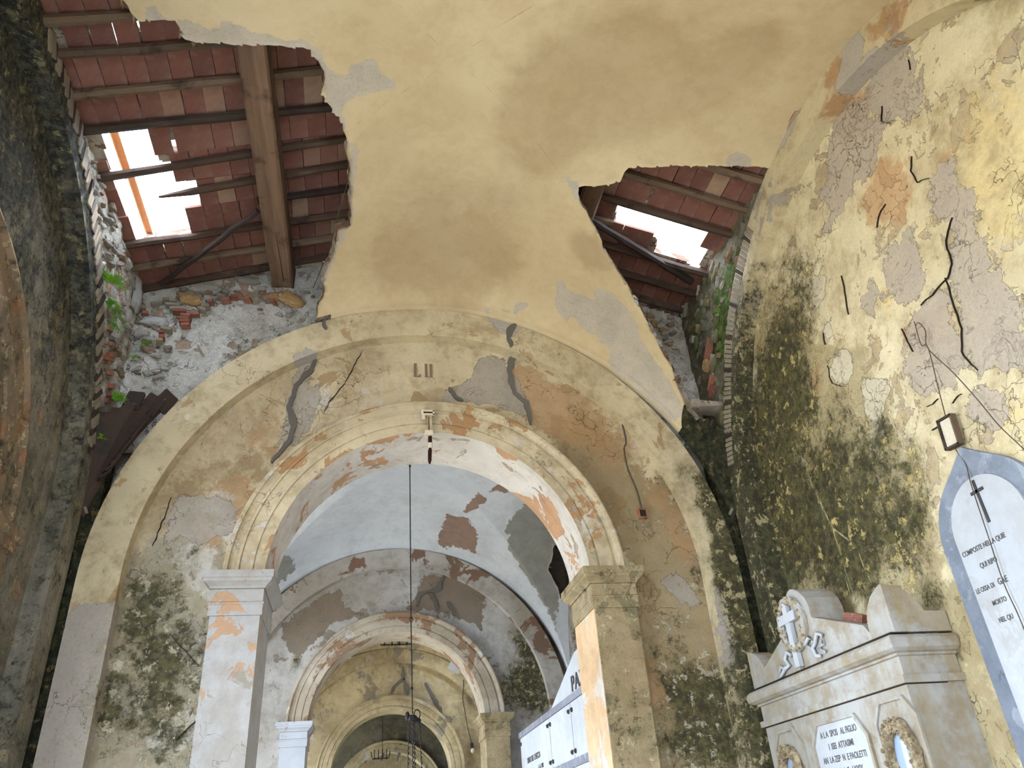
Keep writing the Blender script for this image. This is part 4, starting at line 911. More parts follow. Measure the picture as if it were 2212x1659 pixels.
# cover tiles lying along the left edge of the opening, one thing each
for i, (y0, y1, xo_, r) in enumerate(((-1.62, -.80, -1.965, .026), (-.84, -.10, -1.952, .024))):
    mb = MB(); n_ = 10
    vs_ = []
    for y in (y0, y1):
        for rr_ in (r, r - .008):
            for k in range(n_ + 1):
                t = PI * k / n_; vs_.append((xo_ + rr_ * math.cos(t), y, roofz(-1.96) + .056 + rr_ * math.sin(t)))
    m_ = n_ + 1; fs = []
    for k in range(n_):
        fs += [(k, k + 1, 2 * m_ + k + 1, 2 * m_ + k), (m_ + k, 3 * m_ + k, 3 * m_ + k + 1, m_ + k + 1), (k, m_ + k, m_ + k + 1, k + 1), (2 * m_ + k, 2 * m_ + k + 1, 3 * m_ + k + 1, 3 * m_ + k)]
    fs += [(0, 2 * m_, 3 * m_, m_), (n_, m_ + n_, 3 * m_ + n_, 2 * m_ + n_)]
    o = mb.add(vs_, fs).obj('cover_tile', M['cover'], roof, smooth=False)

# ================================================================== RUBBLE MASONRY ABOVE THE RIBS
def rubble_grid(name, us, zs, keep, to3, mat, amp=.022):
    nu_, nz_ = len(us), len(zs)
    vs_ = []
    for z in zs:
        for u in us:
            d = amp * (nz((u, z, 1.), 5) + .6 * nz((u, z, 4.), 13) + .35 * nz((u, z, 8.), 30))
            vs_.append(to3(u, z, d))
    fs = []
    for j in range(nz_ - 1):
        for i in range(nu_ - 1):
            if keep((us[i] + us[i + 1]) / 2, (zs[j] + zs[j + 1]) / 2): fs.append((j * nu_ + i, j * nu_ + i + 1, (j + 1) * nu_ + i + 1, (j + 1) * nu_ + i))
    me = bpy.data.meshes.new(name); me.from_pydata(vs_, [], fs); me.materials.append(mat)
    bm = bmesh.new(); bm.from_mesh(me)
    bmesh.ops.delete(bm, geom=[v for v in bm.verts if not v.link_faces], context='VERTS'); bm.to_mesh(me); bm.free()
    return link(name, me)
STONES = []
random.seed(11)
for k in range(7):
    bm = bmesh.new(); bmesh.ops.create_icosphere(bm, subdivisions=2, radius=.5)
    for v in bm.verts:
        q = v.co.copy(); m_ = max(abs(q.x), abs(q.y), abs(q.z))
        v.co = q.lerp(q * (.5 / m_ * .9), .7) * (1 + .42 * nz(q * 2.6, 1., k * 5.)) + q * .16 * nz(q, 7., k)
    me = bpy.data.meshes.new('stone'); bm.to_mesh(me); bm.free(); me.materials.append(M['stone']); STONES.append(me)
def variant(src, mat, name):
    me = src.copy(); me.name = name; me.materials.clear(); me.materials.append(mat); return me
STONES_M = [variant(s, M['mossstone'], 'stone') for s in STONES]
TUFF = [variant(s, M['tuff'], 'stone') for s in STONES[:3]]
_b = MB().box((0, 0, 0), (1, 1, 1), jit=.03).mesh('brick', M['brick'])
bm = bmesh.new(); bm.from_mesh(_b); bmesh.ops.bevel(bm, geom=bm.edges[:], offset=.06, segments=1, affect='EDGES'); bmesh.ops.recalc_face_normals(bm, faces=bm.faces[:]); bm.to_mesh(_b); bm.free()
BRICK = _b; BRICK_D = variant(_b, M['brickdark'], 'brick'); BRICK_G = variant(_b, M['brickgrey'], 'brick')
def piece(name, mesh, loc, size, rot, parent):
    o = bpy.data.objects.new(name, mesh); COL.objects.link(o); o.parent = parent
    o.matrix_basis = Matrix.Translation(loc) @ rot.to_4x4() @ Matrix.Diagonal((*size, 1))
    return o
def eul(a, b, c_): 
    from mathutils import Euler
    return Euler((a, b, c_)).to_matrix()

# left: above the left rib
keepL = lambda u, z: math.hypot(u - YC, z - ZL) > 1.80 and z < roofz(2.1) + .03 + .06 * nz((u, z, 0), 3)
rl = struct(rubble_grid('wall_left_rubble', np.linspace(-4.0, .2, 216), np.linspace(3.9, 5.34, 76), keepL, lambda u, z, d: (-2.082 + d, u, z), M['mortar']), 'bright rubble masonry with plants above the dark left rib')
n_ = 0
random.seed(5)
while n_ < 130:
    u = random.uniform(-1.6, .15); z = random.uniform(3.95, 5.22)
    r_ = math.hypot(u - YC, z - ZL)
    if r_ < 1.89: continue
    L = random.uniform(.035, .11)
    piece('stone', random.choice(STONES), (-2.085 + random.uniform(-.006, .012), u, z), (random.uniform(.03, .07), L, L * random.uniform(.25, .6)), eul(random.uniform(-.35, .75), random.uniform(-.2, .2), random.uniform(-.25, .25)), rl)
    n_ += 1
piece('stone', STONES[1], (-2.055, .04, 5.06), (.06, .10, .24), eul(.35, 0, .1), rl)
piece('stone', STONES[2], (-2.06, -.18, 4.60), (.07, .13, .18), eul(.3, 0, .1), rl)
for i in range(9): piece('brick', BRICK, (-2.075, -.30 + .12 * random.random() + i * .03, 4.55 - i * .055), (.05, .12, .028), eul(.5, 0, random.uniform(-.2, .2)), rl)
# front left: above the front rib
kF = lambda u, z: math.hypot(u, z - ZS) > 1.99 and z < min(roofz(u) - .055, 5.31 + max(0, (-1.15 - u)) * .6 + .02 * nz((u, z, 2), 6))
rf = struct(rubble_grid('wall_front_rubble', np.linspace(-2.12, -.60, 110), np.linspace(3.9, 5.6, 110), kF, lambda u, z, d: (u, .175 - d, z), M['mortar'], .016), 'grey mortared rubble above the numeral wall with brick and ochre stones')
piece('stone', TUFF[0], (-1.728, 0.17, 5.139), (.19, .09, .10), eul(0, .1, 0), rf)
piece('stone', TUFF[1], (-1.017, 0.16, 5.185), (.20, .09, .115), eul(0, .25, 0), rf)
piece('stone', TUFF[2], (-1.162, 0.175, 5.206), (.14, .06, .10), eul(0, .1, 0), rf)
piece('stone', STONES[3], (-1.944, 0.162, 4.933), (.20, .07, .075), eul(0, .04, 0), rf)
piece('stone', STONES[4], (-2.011, 0.162, 4.819), (.12, .07, .075), eul(0, -.05, 0), rf)
piece('stone', STONES[0], (-1.347, 0.17, 5.345), (.19, .08, .075), eul(0, -.05, 0), rf)
piece('stone', STONES[5], (-1.656, 0.175, 5.247), (.22, .08, .06), eul(0, -.03, 0), rf)
piece('stone', STONES[6], (-1.944, 0.17, 4.691), (.12, .07, .05), eul(0, .2, 0), rf)
for i, (x, z, L, m_) in enumerate([(-1.785, 5.015, .09, 0), (-1.692, 5.0, .085, 0), (-1.738, 4.974, .07, 0), (-1.743, 4.948, .075, 0), (-1.738, 4.922, .07, 0), (-1.728, 4.897, .06, 0), (-1.893, 5.103, .045, 1), (-1.841, 5.103, .04, 1), (-1.944, 5.072, .08, 1), (-1.841, 5.067, .10, 1), (-1.81, 5.041, .10, 1), (-1.635, 5.036, .05, 1), (-1.615, 5.067, .06, 1), (-1.852, 4.855, .075, 1), (-1.877, 4.819, .03, 0), (-1.872, 4.783, .04, 0), (-1.883, 4.752, .04, 1), (-1.429, 5.17, .05, 0), (-1.388, 5.18, .04, 0), (-1.481, 5.133, .06, 0), (-1.326, 5.154, .04, 0), (-1.275, 5.144, .04, 1), (-1.141, 5.144, .025, 0), (-1.584, 5.113, .04, 0), (-1.532, 5.164, .035, 1), (-2.047, 5.031, .05, 1), (-2.016, 4.989, .04, 0)]):
    piece('brick', BRICK if m_ == 0 else BRICK_G, (x, .150 + random.uniform(0, .01), z), (L, .08, .022 + .008 * random.random()), eul(random.uniform(-.1, .1), random.uniform(-.25, .12), random.uniform(-.25, .25)), rf)
for i in range(150):
    x = random.uniform(-2.05, -.72); z = random.uniform(4.4, 5.28)
    if math.hypot(x, z - ZS) < 2.04 or z > roofz(x) - .1: continue
    if z < 5.02 and x > -1.78: continue
    L = random.uniform(.03, .08)
    piece('stone', random.choice(STONES), (x, .168, z), (L, .04, L * random.uniform(.35, .7)), eul(0, random.uniform(-.3, .3), 0), rf)
crack_strip('crack', [(-.80, 5.20), (-.83, 5.10), (-.80, 5.02), (-.735, 4.93), (-.715, 4.86)], .014, lambda p, k: (p[0], .150 + .01 * k, p[1]), M['void'], rf)
# front right
kFR = lambda u, z: math.hypot(u, z - ZS) > 1.99 and z < roofz(u) - .05
rfr = struct(rubble_grid('wall_front_rubble_right', np.linspace(.9, 2.12, 70), np.linspace(4.0, 5.6, 90), kFR, lambda u, z, d: (u, .165 - d, z), M['mortar']), 'grey rubble corner seen through the right hole')
for i in range(26):
    x = random.uniform(1.4, 2.05); z = random.uniform(4.85, 5.2)
    if z > roofz(x) - .08: continue
    L = random.uniform(.04, .09)
    piece('stone', random.choice(STONES + TUFF), (x, .155, z), (L, .05, L * .55), eul(0, random.uniform(-.4, .4), 0), rfr)
# right: above the right rib
keepR = lambda u, z: math.hypot(u - YC, z - ZL) > 1.78 and z < roofz(2.1) + .02
rg = struct(rubble_grid('wall_right_rubble', np.linspace(-1.9, .2, 108), np.linspace(3.9, 5.34, 76), keepR, lambda u, z, d: (2.088 - d, u, z), M['moss_mortar']), 'mossy green rubble masonry above the right rib')
c = coords(rg.data); setattr_(rg.data, 'moss', blobf(c[:, 1:], [(-.55, 4.85, .16, 1.), (-.40, 4.68, .16, 1.1), (-.25, 4.55, .12, .7), (-.75, 4.95, .1, .6)]))
n_ = 0
while n_ < 95:
    u = random.uniform(-1.5, .12); z = random.uniform(4.05, 5.22)
    if math.hypot(u - YC, z - ZL) < 1.88: continue
    L = random.uniform(.04, .13)
    piece('stone', random.choice(STONES_M + STONES[:2]), (2.092 + random.uniform(-.012, .006), u, z), (random.uniform(.03, .06), L, L * random.uniform(.14, .35)), eul(random.uniform(-.9, -.35), 0, random.uniform(-.2, .2)), rg)
    n_ += 1
for (u, z, L) in [(-.20, 4.66, .16), (-.16, 4.62, .13), (-.12, 4.40, .12), (-.1, 4.34, .1)]: piece('brick', BRICK, (2.07, u, z), (.05, L, .022), eul(-.75, 0, .1), rg)
piece('stone', TUFF[1], (2.06, -.12, 4.55), (.06, .12, .07), eul(-.6, 0, 0), rg)
ledge = MB().box((1.985, -.11, 4.195), (.27, .13, .05), jit=.008).obj('springer_ledge', M['section'], rg)
# brick courses showing along the outer edge of both side ribs
random.seed(9)
for i in range(66):
    t = math.radians(12 + i * 1.2 + random.uniform(-.3, .3)); r_ = 1.80 + random.uniform(-.02, .02)
    piece('brick', BRICK_G if i % 3 else BRICK_D, (XLF - .008, YC + r_ * math.cos(t), ZL + r_ * math.sin(t)), (.035, random.uniform(.09, .15), .034), eul(t + .55 + random.uniform(-.1, .1), 0, random.uniform(-.08, .08)), lr)
for i in range(52):
    t = math.radians(10 + i * 1.05); r_ = 1.80 + .03 * nz((t * 3, 0, 0), 1)
    piece('brick', BRICK_G if i % 7 else BRICK_D, (XRF + .011, YC + r_ * math.cos(t), ZL + r_ * math.sin(t)), (.03, .11, .026), eul(t, 0, random.uniform(-.1, .1)), rr)
# broken vault tiles in the front left corner
for (x, y, z, a, b) in [(-1.79, -.055, 4.13, .35, .5), (-1.72, -.03, 4.17, .9, .35), (-1.88, -.12, 4.12, -.2, .2)]:
    piece('broken_tile', BRICK_D, (x, y, z), (.11, .02, .13), eul(a * .5, b, a), vault)
for i in range(10):
    t = i / 9; piece('broken_tile', BRICK_D, (-1.80 - .17 * t, -.05 - .03 * t + .01 * random.random(), 4.05 - .42 * t), (.012, .08, .085), eul(.1, .35 + .3 * t, .5), vault)
# thin broken bricks at the torn edge of the vault, top left
for (x, y) in [(-1.69, -2.05), (-1.66, -1.99)]:
    piece('broken_tile', BRICK, (x, y, 5.355), (.05, .07, .03), eul(.1, .1, .2), vault)

# ================================================================== LOOSE TIMBER AND WIRES
def pole(name, label, a, b, r, mat, cat='timber'):
    a, b = Vector(a), Vector(b); k = 12; pts = []; rr_ = []
    for i in range(k + 1):
        t = i / k; p = a.lerp(b, t); p += Vector((nz((t * 3, r, 0), 2), nz((t * 3, r, 5), 2), nz((t * 3, r, 9), 2))) * .012
        pts.append(p); rr_.append(r * (1 + .22 * nz((t * 9, 1, r * 50), 1.)))
    o = MB().tube(pts, rr_, 7, jit=.14).obj(name, mat); return tag(o, label, cat)
pole('fallen_batten', 'charred broken batten leaning from the beam to the rubble corner', (-1.20, -.62, 5.33), (-1.94, .10, 5.22), .020, M['charred'])
pole('fallen_batten', 'broken batten slanting across the smaller roof opening by the mossy rubble', (1.09, -.70, 5.40), (2.03, -.25, 5.25), .028, M['charred'])
def wire(name, label, pts, r, mat, cat='wire', sub=6):
    P_ = [Vector(p) for p in pts]; out = []
    for i in range(len(P_) - 1):
        p0 = P_[max(i - 1, 0)]; p1 = P_[i]; p2 = P_[i + 1]; p3 = P_[min(i + 2, len(P_) - 1)]
        for k in range(sub):
            t = k / sub
            out.append(.5 * ((2 * p1) + (p2 - p0) * t + (2 * p0 - 5 * p1 + 4 * p2 - p3) * t * t + (3 * p1 - p0 - 3 * p2 + p3) * t ** 3))
    out.append(P_[-1])
    return tag(MB().tube(out, r, 5).obj(name, mat), label, cat)
dw = thing('dangling_wire', 'thin wires dangling from the torn vault edge down to the grey rubble', 'wire', (-0.596, -1.113, 5.27))
for pts in ([(-0.596, -1.113, 5.27), (-0.608, -0.981, 5.266), (-0.633, -0.864, 5.264), (-0.666, -0.701, 5.264), (-0.693, -0.55, 5.266), (-0.736, -0.369, 5.27), (-0.78, -0.196, 5.277), (-0.827, -0.01, 5.287), (-0.872, 0.15, 5.3)], [(-0.633, -0.864, 5.264), (-0.661, -0.767, 5.264), (-0.676, -0.641, 5.264), (-0.69, -0.567, 5.264)]):
    MB().tube(pts, .0026, 5).obj('strand', M['wire'], dw)
MB().sphere((-0.78, -0.196, 5.277), .007, 7, 5).obj('splice', M['cream'], dw)
wire('wall_wire', 'thin wire running straight down over the white memorial plaque', [(XR - .045 if z < 2.8 else XR - .02, y, z) for y, z in WIRE[0]], .0024, M['wire'])
wire('wall_wire', 'looped wire stretching diagonally away to the side above the plaque', [(XR - .022, y, z) for y, z in WIRE[1]], .0024, M['wire'])
cab = wire('electric_cable', 'dark cable running down the ochre wall to a broken junction box', [(1.385, .058, 4.20), (1.40, .056, 4.0), (1.375, .056, 3.93), (1.38, .056, 3.78), (1.42, .056, 3.62), (1.435, .056, 3.47)], .006, M['wire'])
jb = thing('junction_box', 'small broken junction box recessed in the mouldy ochre wall', 'junction box', (1.437, .06, 3.445))
for dx, dz, sx, sz in ((-.028, 0, .008, .06), (.028, 0, .008, .06), (0, .028, .06, .008), (0, -.028, .06, .008)): MB().box((1.437 + dx, .064, 3.445 + dz), (sx, .03, sz), jit=.003).obj('rim', M['brick'], jb)
MB().box((1.437, .066, 3.445), (.05, .012, .05)).obj('cavity', M['void'], jb)

# lamp bracket at the crown of the main arch
lb = thing('lamp_bracket', 'cream ceramic lamp bracket with dark bulb at the crown of the arch', 'lamp', (-.02, -.03, 4.1))
mb = MB()
for c_, s_ in (((-.023, -.032, 4.152), (.085, .012, .012)), ((-.023, -.032, 4.125), (.085, .012, .012)), ((.014, -.032, 4.138), (.012, .012, .034)), ((-.062, -.032, 4.14), (.014, .014, .04)), ((-.055, -.03, 4.105), (.022, .012, .04))): mb.box(c_, s_)
mb.obj('bracket', M['cream'], lb)
MB().box((-.022, -.03, 4.139), (.07, .006, .012)).obj('slot', M['void'], lb)
MB().box((-.012, -.018, 4.06), (.03, .03, .13)).obj('conduit', M['arch'], lb)
MB().tube([(-.018, -.03, 4.12), (-.02, -.036, 4.06), (-.018, -.034, 4.0)], .003, 5).obj('flex', M['void'], lb)
MB().box((-.02, -.03, 3.975), (.055, .05, .035)).obj('holder', M['cream'], lb)
so = MB().tube([(-.012, -.03, 3.955), (-.012, -.03, 3.905)], .014, 10).obj('socket', M['bulb'], lb)
MB().tube([(-.010, -.03, 3.905), (-.010, -.03, 3.868)], .017, 10).obj('collar', M['cream'], lb)
MB().tube([(-.012, -.03, 3.868), (-.014, -.03, 3.85), (-.016, -.03, 3.78), (-.017, -.03, 3.755)], [.010, .014, .013, .006], 10).obj('bulb', M['bulb'], lb)

# ================================================================== MARBLE TOMB ON THE RIGHT WALL
tomb = thing('wall_tomb', 'veined white marble wall tomb with gabled top, cross and wreaths', 'tomb', (2.04, -.77, 0))
FX = 1.905
side3 = lambda y, z, x: (x, y, z)
bd = MB().box(((FX + XR) / 2, -.80, 1.03), (XR - FX, 1.36, 2.06)).obj('body', M['marble'], tomb)
MB().box(((FX - .018 + XR) / 2, -.80, 2.07), (XR - FX + .018, 1.40, .032)).obj('string_course', M['marble'], tomb)
MB().box(((FX + XR) / 2, -.80, 2.125), (XR - FX, 1.37, .085)).obj('frieze', M['marble'], tomb)
prof = [(0, 2.165), (.012, 2.168), (.014, 2.178), (.030, 2.182), (.048, 2.195), (.054, 2.215), (.050, 2.236), (.036, 2.25), (.02, 2.255), (0, 2.256)]
y0, y1 = -1.485, -.115
mb = MB(); rows = []
for o, z in prof: rows.append([(XR, y0 - o, z), (FX - o, y0 - o, z), (FX - o, y1 + o, z), (XR, y1 + o, z)])
vs_ = [p for r_ in rows for p in r_]
fs = [(4 * i + k, 4 * i + k + 1, 4 * i + 5 + k, 4 * i + 4 + k) for i in range(len(rows) - 1) for k in range(3)] + [(0, 1, 2, 3), tuple(4 * (len(rows) - 1) + k for k in range(4))]
co_ = mb.add(vs_, fs).obj('cornice', M['marble'], tomb)
MB().box((FX + .02, -.80, 2.2595), (.09, 1.43, .007)).obj('joint', M['void'], tomb)
MB().box((FX + .10, -.80, 2.0515), (.206, 1.366, .005)).obj('joint', M['void'], tomb)
ped = [(-1.36, 2.262), (-1.30, 2.345), (-.885, 2.49), (-.885, 2.545), (-.865, 2.60), (-.82, 2.645), (-.77, 2.672), (-.735, 2.680), (-.70, 2.668), (-.66, 2.635), (-.625, 2.59), (-.61, 2.54), (-.605, 2.49), (-.225, 2.345), (-.19, 2.262)]
pd = MB().prism(ped, FX + .002, FX + .06, side3).obj('gable', M['marble'], tomb)
MB().prism([(-.885, 2.40), (-.885, 2.545), (-.865, 2.60), (-.82, 2.645), (-.77, 2.672), (-.735, 2.680), (-.70, 2.668), (-.66, 2.635), (-.625, 2.59), (-.61, 2.54), (-.605, 2.40)], FX + .06, FX + .20, side3).obj('gable_crest', M['marble'], tomb)
for s, ya in ((1, -1.515), (-1, -.085)):
    q = [(.023, 2.262), (.023, 2.476), (.05, 2.470), (.10, 2.448), (.145, 2.41), (.172, 2.365), (.18, 2.33), (.185, 2.262)]
    MB().prism([(ya + s * a, b) for a, b in q], FX + .001, FX + .12, side3).obj('corner_block_face', M['marble'], tomb)
    # side cheek, curved back towards the wall
    q2 = [(FX + .0, 2.262), (FX + .0, 2.478), (FX + .07, 2.470), (FX + .12, 2.44), (FX + .165, 2.385), (FX + .18, 2.352), (XR, 2.352), (XR, 2.262)]
    MB().prism([(b, a) for b, a in q2], ya, ya + s * .022, lambda a, b, d: (a, d, b)).obj('corner_block_cheek', M['marble'], tomb)
# raised cross, wreath, ribbons
cr = MB().box((FX - .016, -.683, 2.46), (.026, .045, .36)).box((FX - .018, -.683, 2.535), (.030, .19, .05)).obj('cross', M['marble_w'], tomb)
MB().box((FX - .012, -.683, 2.40), (.018, .022, .30)).obj('cross_panel', M['marble'], cr)
wp = [(FX - .010, -.705 + .115 * math.cos(t), 2.50 + .125 * math.sin(t)) for t in np.linspace(0, 2 * PI, 40)[:-1]]
wr_ = MB().tube(wp, .022, 7, closed=True, jit=.15).obj('wreath', M['marble'], tomb)
random.seed(4)
mb = MB()
for p in wp:
    for k in range(3):
        a = random.uniform(0, 2 * PI); mb.sphere((p[0] - .012 - .008 * random.random(), p[1] + .016 * math.cos(a), p[2] + .016 * math.sin(a)), .0085, 6, 4)
mb.obj('berries', M['garland'], wr_)
def curl(pts, r=.011):
    P_ = [Vector((FX - .012, a, b)) for a, b in pts]
    return MB().tube(P_, r, 6).obj('ribbon', M['marble_w'], tomb, smooth=True)
curl([(-.78, 2.37), (-.83, 2.40), (-.86, 2.37), (-.84, 2.34), (-.88, 2.36), (-.92, 2.40), (-.96, 2.38), (-.95, 2.34), (-.90, 2.33), (-.95, 2.30)])
curl([(-.80, 2.36), (-.85, 2.33), (-.86, 2.30), (-.90, 2.29)], .010)
curl([(-.62, 2.35), (-.58, 2.38), (-.54, 2.35), (-.57, 2.31), (-.52, 2.30), (-.48, 2.32), (-.45, 2.29)])
curl([(-.53, 2.31), (-.47, 2.28), (-.44, 2.27)], .010)
# octagonal panels on the front
def octo(yc, zc, hw, hh, ch): return [(yc - hw + ch, zc + hh), (yc + hw - ch, zc + hh), (yc + hw, zc + hh - ch * 1.3), (yc + hw, zc - hh + ch * 1.3), (yc + hw - ch, zc - hh), (yc - hw + ch, zc - hh), (yc - hw, zc - hh + ch * 1.3), (yc - hw, zc + hh - ch * 1.3)]
def frame_panel(name, yc, zc, hw, hh, ch, inner_mat):
    o = octo(yc, zc, hw + .018, hh + .014, ch + .006); i_ = octo(yc, zc, hw, hh, ch)
    mb = MB(); vs_ = [(FX - .014, a, b) for a, b in o] + [(FX - .014, a, b) for a, b in i_] + [(FX - .001, a, b) for a, b in o] + [(FX - .001, a, b) for a, b in i_]
    fs = []
    for k in range(8):
        j = (k + 1) % 8
        fs += [(k, j, 8 + j, 8 + k), (8 + k, 8 + j, 24 + j, 24 + k), (k, 16 + k, 16 + j, j)]
    fr = mb.add(vs_, fs).obj(name, M['marble'], tomb)
    MB().prism(i_, FX - .003, FX + .001, side3).obj('inner_slab', inner_mat, fr)
    return fr
ins = frame_panel('inscription_panel', -.86, 1.75, .24, .235, .07, M['marble_w'])
for i, (tx, z, sz) in enumerate((('A L A  SPOS   AL FIGLIO', 1.925, .040), ('I  ISEI  ATTASIMI', 1.868, .040), ('AN  LA ZEP  N  E PAOLETTI', 1.811, .040), ('ANNO A.C.  LXXIX', 1.754, .040))):
    place_text('lettering', tx, sz, (FX - .0035, -.86, z), (0, -1, 0), (0, 0, 1), M['letter'], ins, depth=.0008, align='CENTER', xs=.80)
for yc in (-1.345, -.355):
    fp = frame_panel('medallion_panel', yc, 1.76, .14, .24, .06, M['marble'])
    ring = [(FX - .018, yc + .088 * math.cos(t), 1.775 + .135 * math.sin(t)) for t in np.linspace(0, 2 * PI, 36)[:-1]]
    ga = MB().tube(ring, .026, 8, closed=True, jit=.25).obj('garland', M['garland'], fp)
    mb = MB()
    for p in ring:
        for k in range(5):
            a = random.uniform(0, 2 * PI); q = random.uniform(.012, .034)
            mb.sphere((p[0] - random.uniform(.01, .028), p[1] + q * math.cos(a), p[2] + q * math.sin(a)), random.uniform(.006, .011), 5, 3)
    gl_ = mb.obj('garland_leaves', M['garland'], fp)
    MB().sphere((FX - .008, yc, 1.775), 1, 24, 8, s=(.016, .068, .108)).obj('oval_glass', M['glass'], fp, smooth=True)
# fragments on top of the tomb
random.seed(2)
for i, (y, z, x, l) in enumerate(((-1.06, 2.375, 2.12, 'flat clay fragment lying on the tomb behind the gable'), (-1.14, 2.385, 2.00, 'curved clay tile fragment on top of the tomb'), (-1.26, 2.40, 2.10, 'grey stone fragment on top of the tomb'), (-.93, 2.37, 2.04, 'small red brick fragment on top of the tomb'))):
    o = piece('brick_fragment', BRICK if i != 2 else STONES[2], (x, y, z + .03), (.07, .15 if i < 2 else .09, .045), eul(.35, .2 * i, .4 - .3 * i), None); tag(o, l, 'rubble')
fill = MB().box((2.08, -.80, 2.31), (.20, 1.30, .12), jit=.01).obj('top_fill', M['mortar'], tomb)

# ================================================================== MEMORIAL PLAQUE
pq = thing('memorial_plaque', 'white arched memorial plaque with cross and grey veined marble border', 'plaque', (XR, -1.975, 1.2))
PC = -1.975
def ogee(hw, zs, tip, n=14, ogee_=True):
    out = [(PC + hw, 1.2)]
    for i in range(n + 1):
        t = (PI / 2) * i / n
        y = hw * math.cos(t); z = zs + hw * 1.0 * math.sin(t)
        if ogee_: z += tip * (max(0, 1 - y / (hw * .55))) ** 2
        out.append((PC + y, z))
    right = [(2 * PC - a, b) for a, b in out[::-1][1:]]
    return out + right
MB().prism(ogee(.312, 2.57, .07), XR - .020, XR + .012, side3).obj('border', M['marble_g'], pq)
MB().prism(ogee(.215, 2.585, 0, ogee_=False), XR - .030, XR - .012, side3).obj('slab', M['marble_w'], pq)
MB().box((XR - .032, -1.985, 2.69), (.006, .013, .19)).box((XR - .032, -1.985, 2.735), (.006, .075, .013)).obj('cross', M['letter_b'], pq)
for tx, z, y, sz in (('COMPOSTE NELLA QUIE', 2.512, -1.772, .030), ('QUI RIPO', 2.440, -1.845, .030), ('LE OSSA DI', 2.352, -1.772, .028), ('GAE', 2.352, -1.905, .036), ('MORTO', 2.285, -1.835, .028), ('NEL QU', 2.215, -1.835, .028)):
    place_text('lettering', tx, sz, (XR - .0305, y, z), (0, -1, 0), (0, 0, 1), M['letter'], pq, depth=.0012, xs=.80)
# small framed tile above the plaque
ft = thing('picture_frame', 'small tilted picture frame with a worn pale panel above the plaque', 'frame', (XR - .02, -1.967, 3.03))
fr_rot = Matrix.Rotation(.10, 3, 'X')
def fbox(c_, s_): return MB().box(tuple(Vector((XR - .03, -1.967, 3.03)) + fr_rot @ Vector(c_)), s_, rot=fr_rot)
fbox((.01, 0, 0), (.03, .075, .125)).obj('panel', M['cream'], ft)
for c_, s_ in (((0, .042, 0), (.03, .010, .145)), ((0, -.042, 0), (.03, .010, .145)), ((0, 0, .068), (.03, .09, .010)), ((0, 0, -.068), (.03, .09, .010))): fbox(c_, s_).obj('frame_bar', M['wood'], ft)
fbox((.0, .05, .05), (.008, .10, .006)).obj('nail', M['iron'], ft)

# ================================================================== BURIAL NICHES IN THE SECOND BAY
bn = thing('burial_niches', 'white marble burial niche front with grey bands and small gable', 'tomb', (1.6, 2.4, 0))
NX = 1.36
MB().box(((NX + .03 + XR) / 2, 2.58, 1.32), (XR - NX - .03, 4.12, 2.62)).obj('body', M['marble_w'], bn)
MB().box((NX + .01, 2.58, 2.610), (.05, 4.14, .056)).obj('band', M['band_g'], bn)
MB().box((NX + .01, 2.58, 2.120), (.045, 4.14, .062)).obj('band', M['band_g'], bn)
MB().box((NX + .01, 2.58, 1.60), (.045, 4.14, .062)).obj('band', M['band_g'], bn)
edges_y = [.55, 1.37, 2.24, 3.10, 4.62]
for i in range(4):
    for (za, zb_) in ((2.153, 2.58), (1.634, 2.087)):
        a, b = edges_y[i] + .006, edges_y[i + 1] - .006
        sl = MB().box((NX + .012, (a + b) / 2, (za + zb_) / 2), (.03, b - a, zb_ - za)).obj('niche_slab', M['marble_w'], bn)
        for yy in (a + .05, b - .05):
            for zz in (za + .05, zb_ - .06):
                MB().sphere((NX - .006, yy, zz), .020, 8, 5).obj('stud', M['letter_b'], sl)
        if i == 3 and za > 2:
            place_text('lettering', 'DINO DEL CHECCA', .075, (NX - .004, 4.28, 2.30), (0, -1, 0), (0, 0, 1), M['letter_b'], sl, depth=.002)
            place_text('lettering', '1 - 8 - 1912', .055, (NX - .004, 3.75, 2.20), (0, -1, 0), (0, 0, 1), M['letter_b'], sl, depth=.002)
            place_text('lettering', '5 - 1 - 19', .055, (NX - .004, 4.3, 2.165), (0, -1, 0), (0, 0, 1), M['letter_b'], sl, depth=.002)
gb = MB().prism([(3.0, 2.64), (1.95, 2.94), (.85, 2.94), (.55, 2.80), (.55, 2.64)], NX, NX + .10, side3).obj('gable', M['marble_w'], bn)
place_text('lettering', 'PAX', .17, (NX - .004, 2.13, 2.655), (0, -1, 0), (0, 0, 1), M['letter_b'], gb, depth=.003, xs=1.3, spacing=1.15)

# ================================================================== HANGING IRONWORK
hc = thing('hanging_lamp_chain', 'black iron lamp chain hanging from the crown of the whitewashed vault', 'chain', (.03, 3.0, 5.2))
MB().tube([(.030, 3.0, 5.235), (.030, 3.0, 5.15)], .012, 8).obj('ceiling_hook', M['iron'], hc)
MB().tube([(.030, 3.0, 5.16), (.036, 3.0, 4.4), (.044, 3.0, 3.52)], .006, 6).obj('rod', M['iron'], hc)
MB().tube([(.044 + .012 * math.cos(t), 3.0, 3.52 + .02 * math.sin(t)) for t in np.linspace(0, 2 * PI, 12)[:-1]], .004, 5, closed=True).obj('ring', M['iron'], hc)
MB().tube([(.044, 3.0, 3.50), (.052, 3.0, 3.1), (.058, 3.0, 2.66)], .006, 6).obj('rod', M['iron'], hc)
MB().sphere((.052, 3.0, 2.88), .016, 8, 5).obj('bead', M['iron'], hc)
MB().sphere((.058, 3.0, 2.62), .05, 9, 6, s=(1, 1, .7)).obj('knot', M['iron'], hc)
MB().sphere((.012, 3.0, 2.64), .03, 8, 5, s=(.8, 1, 1.5)).obj('pulley', M['iron'], hc)
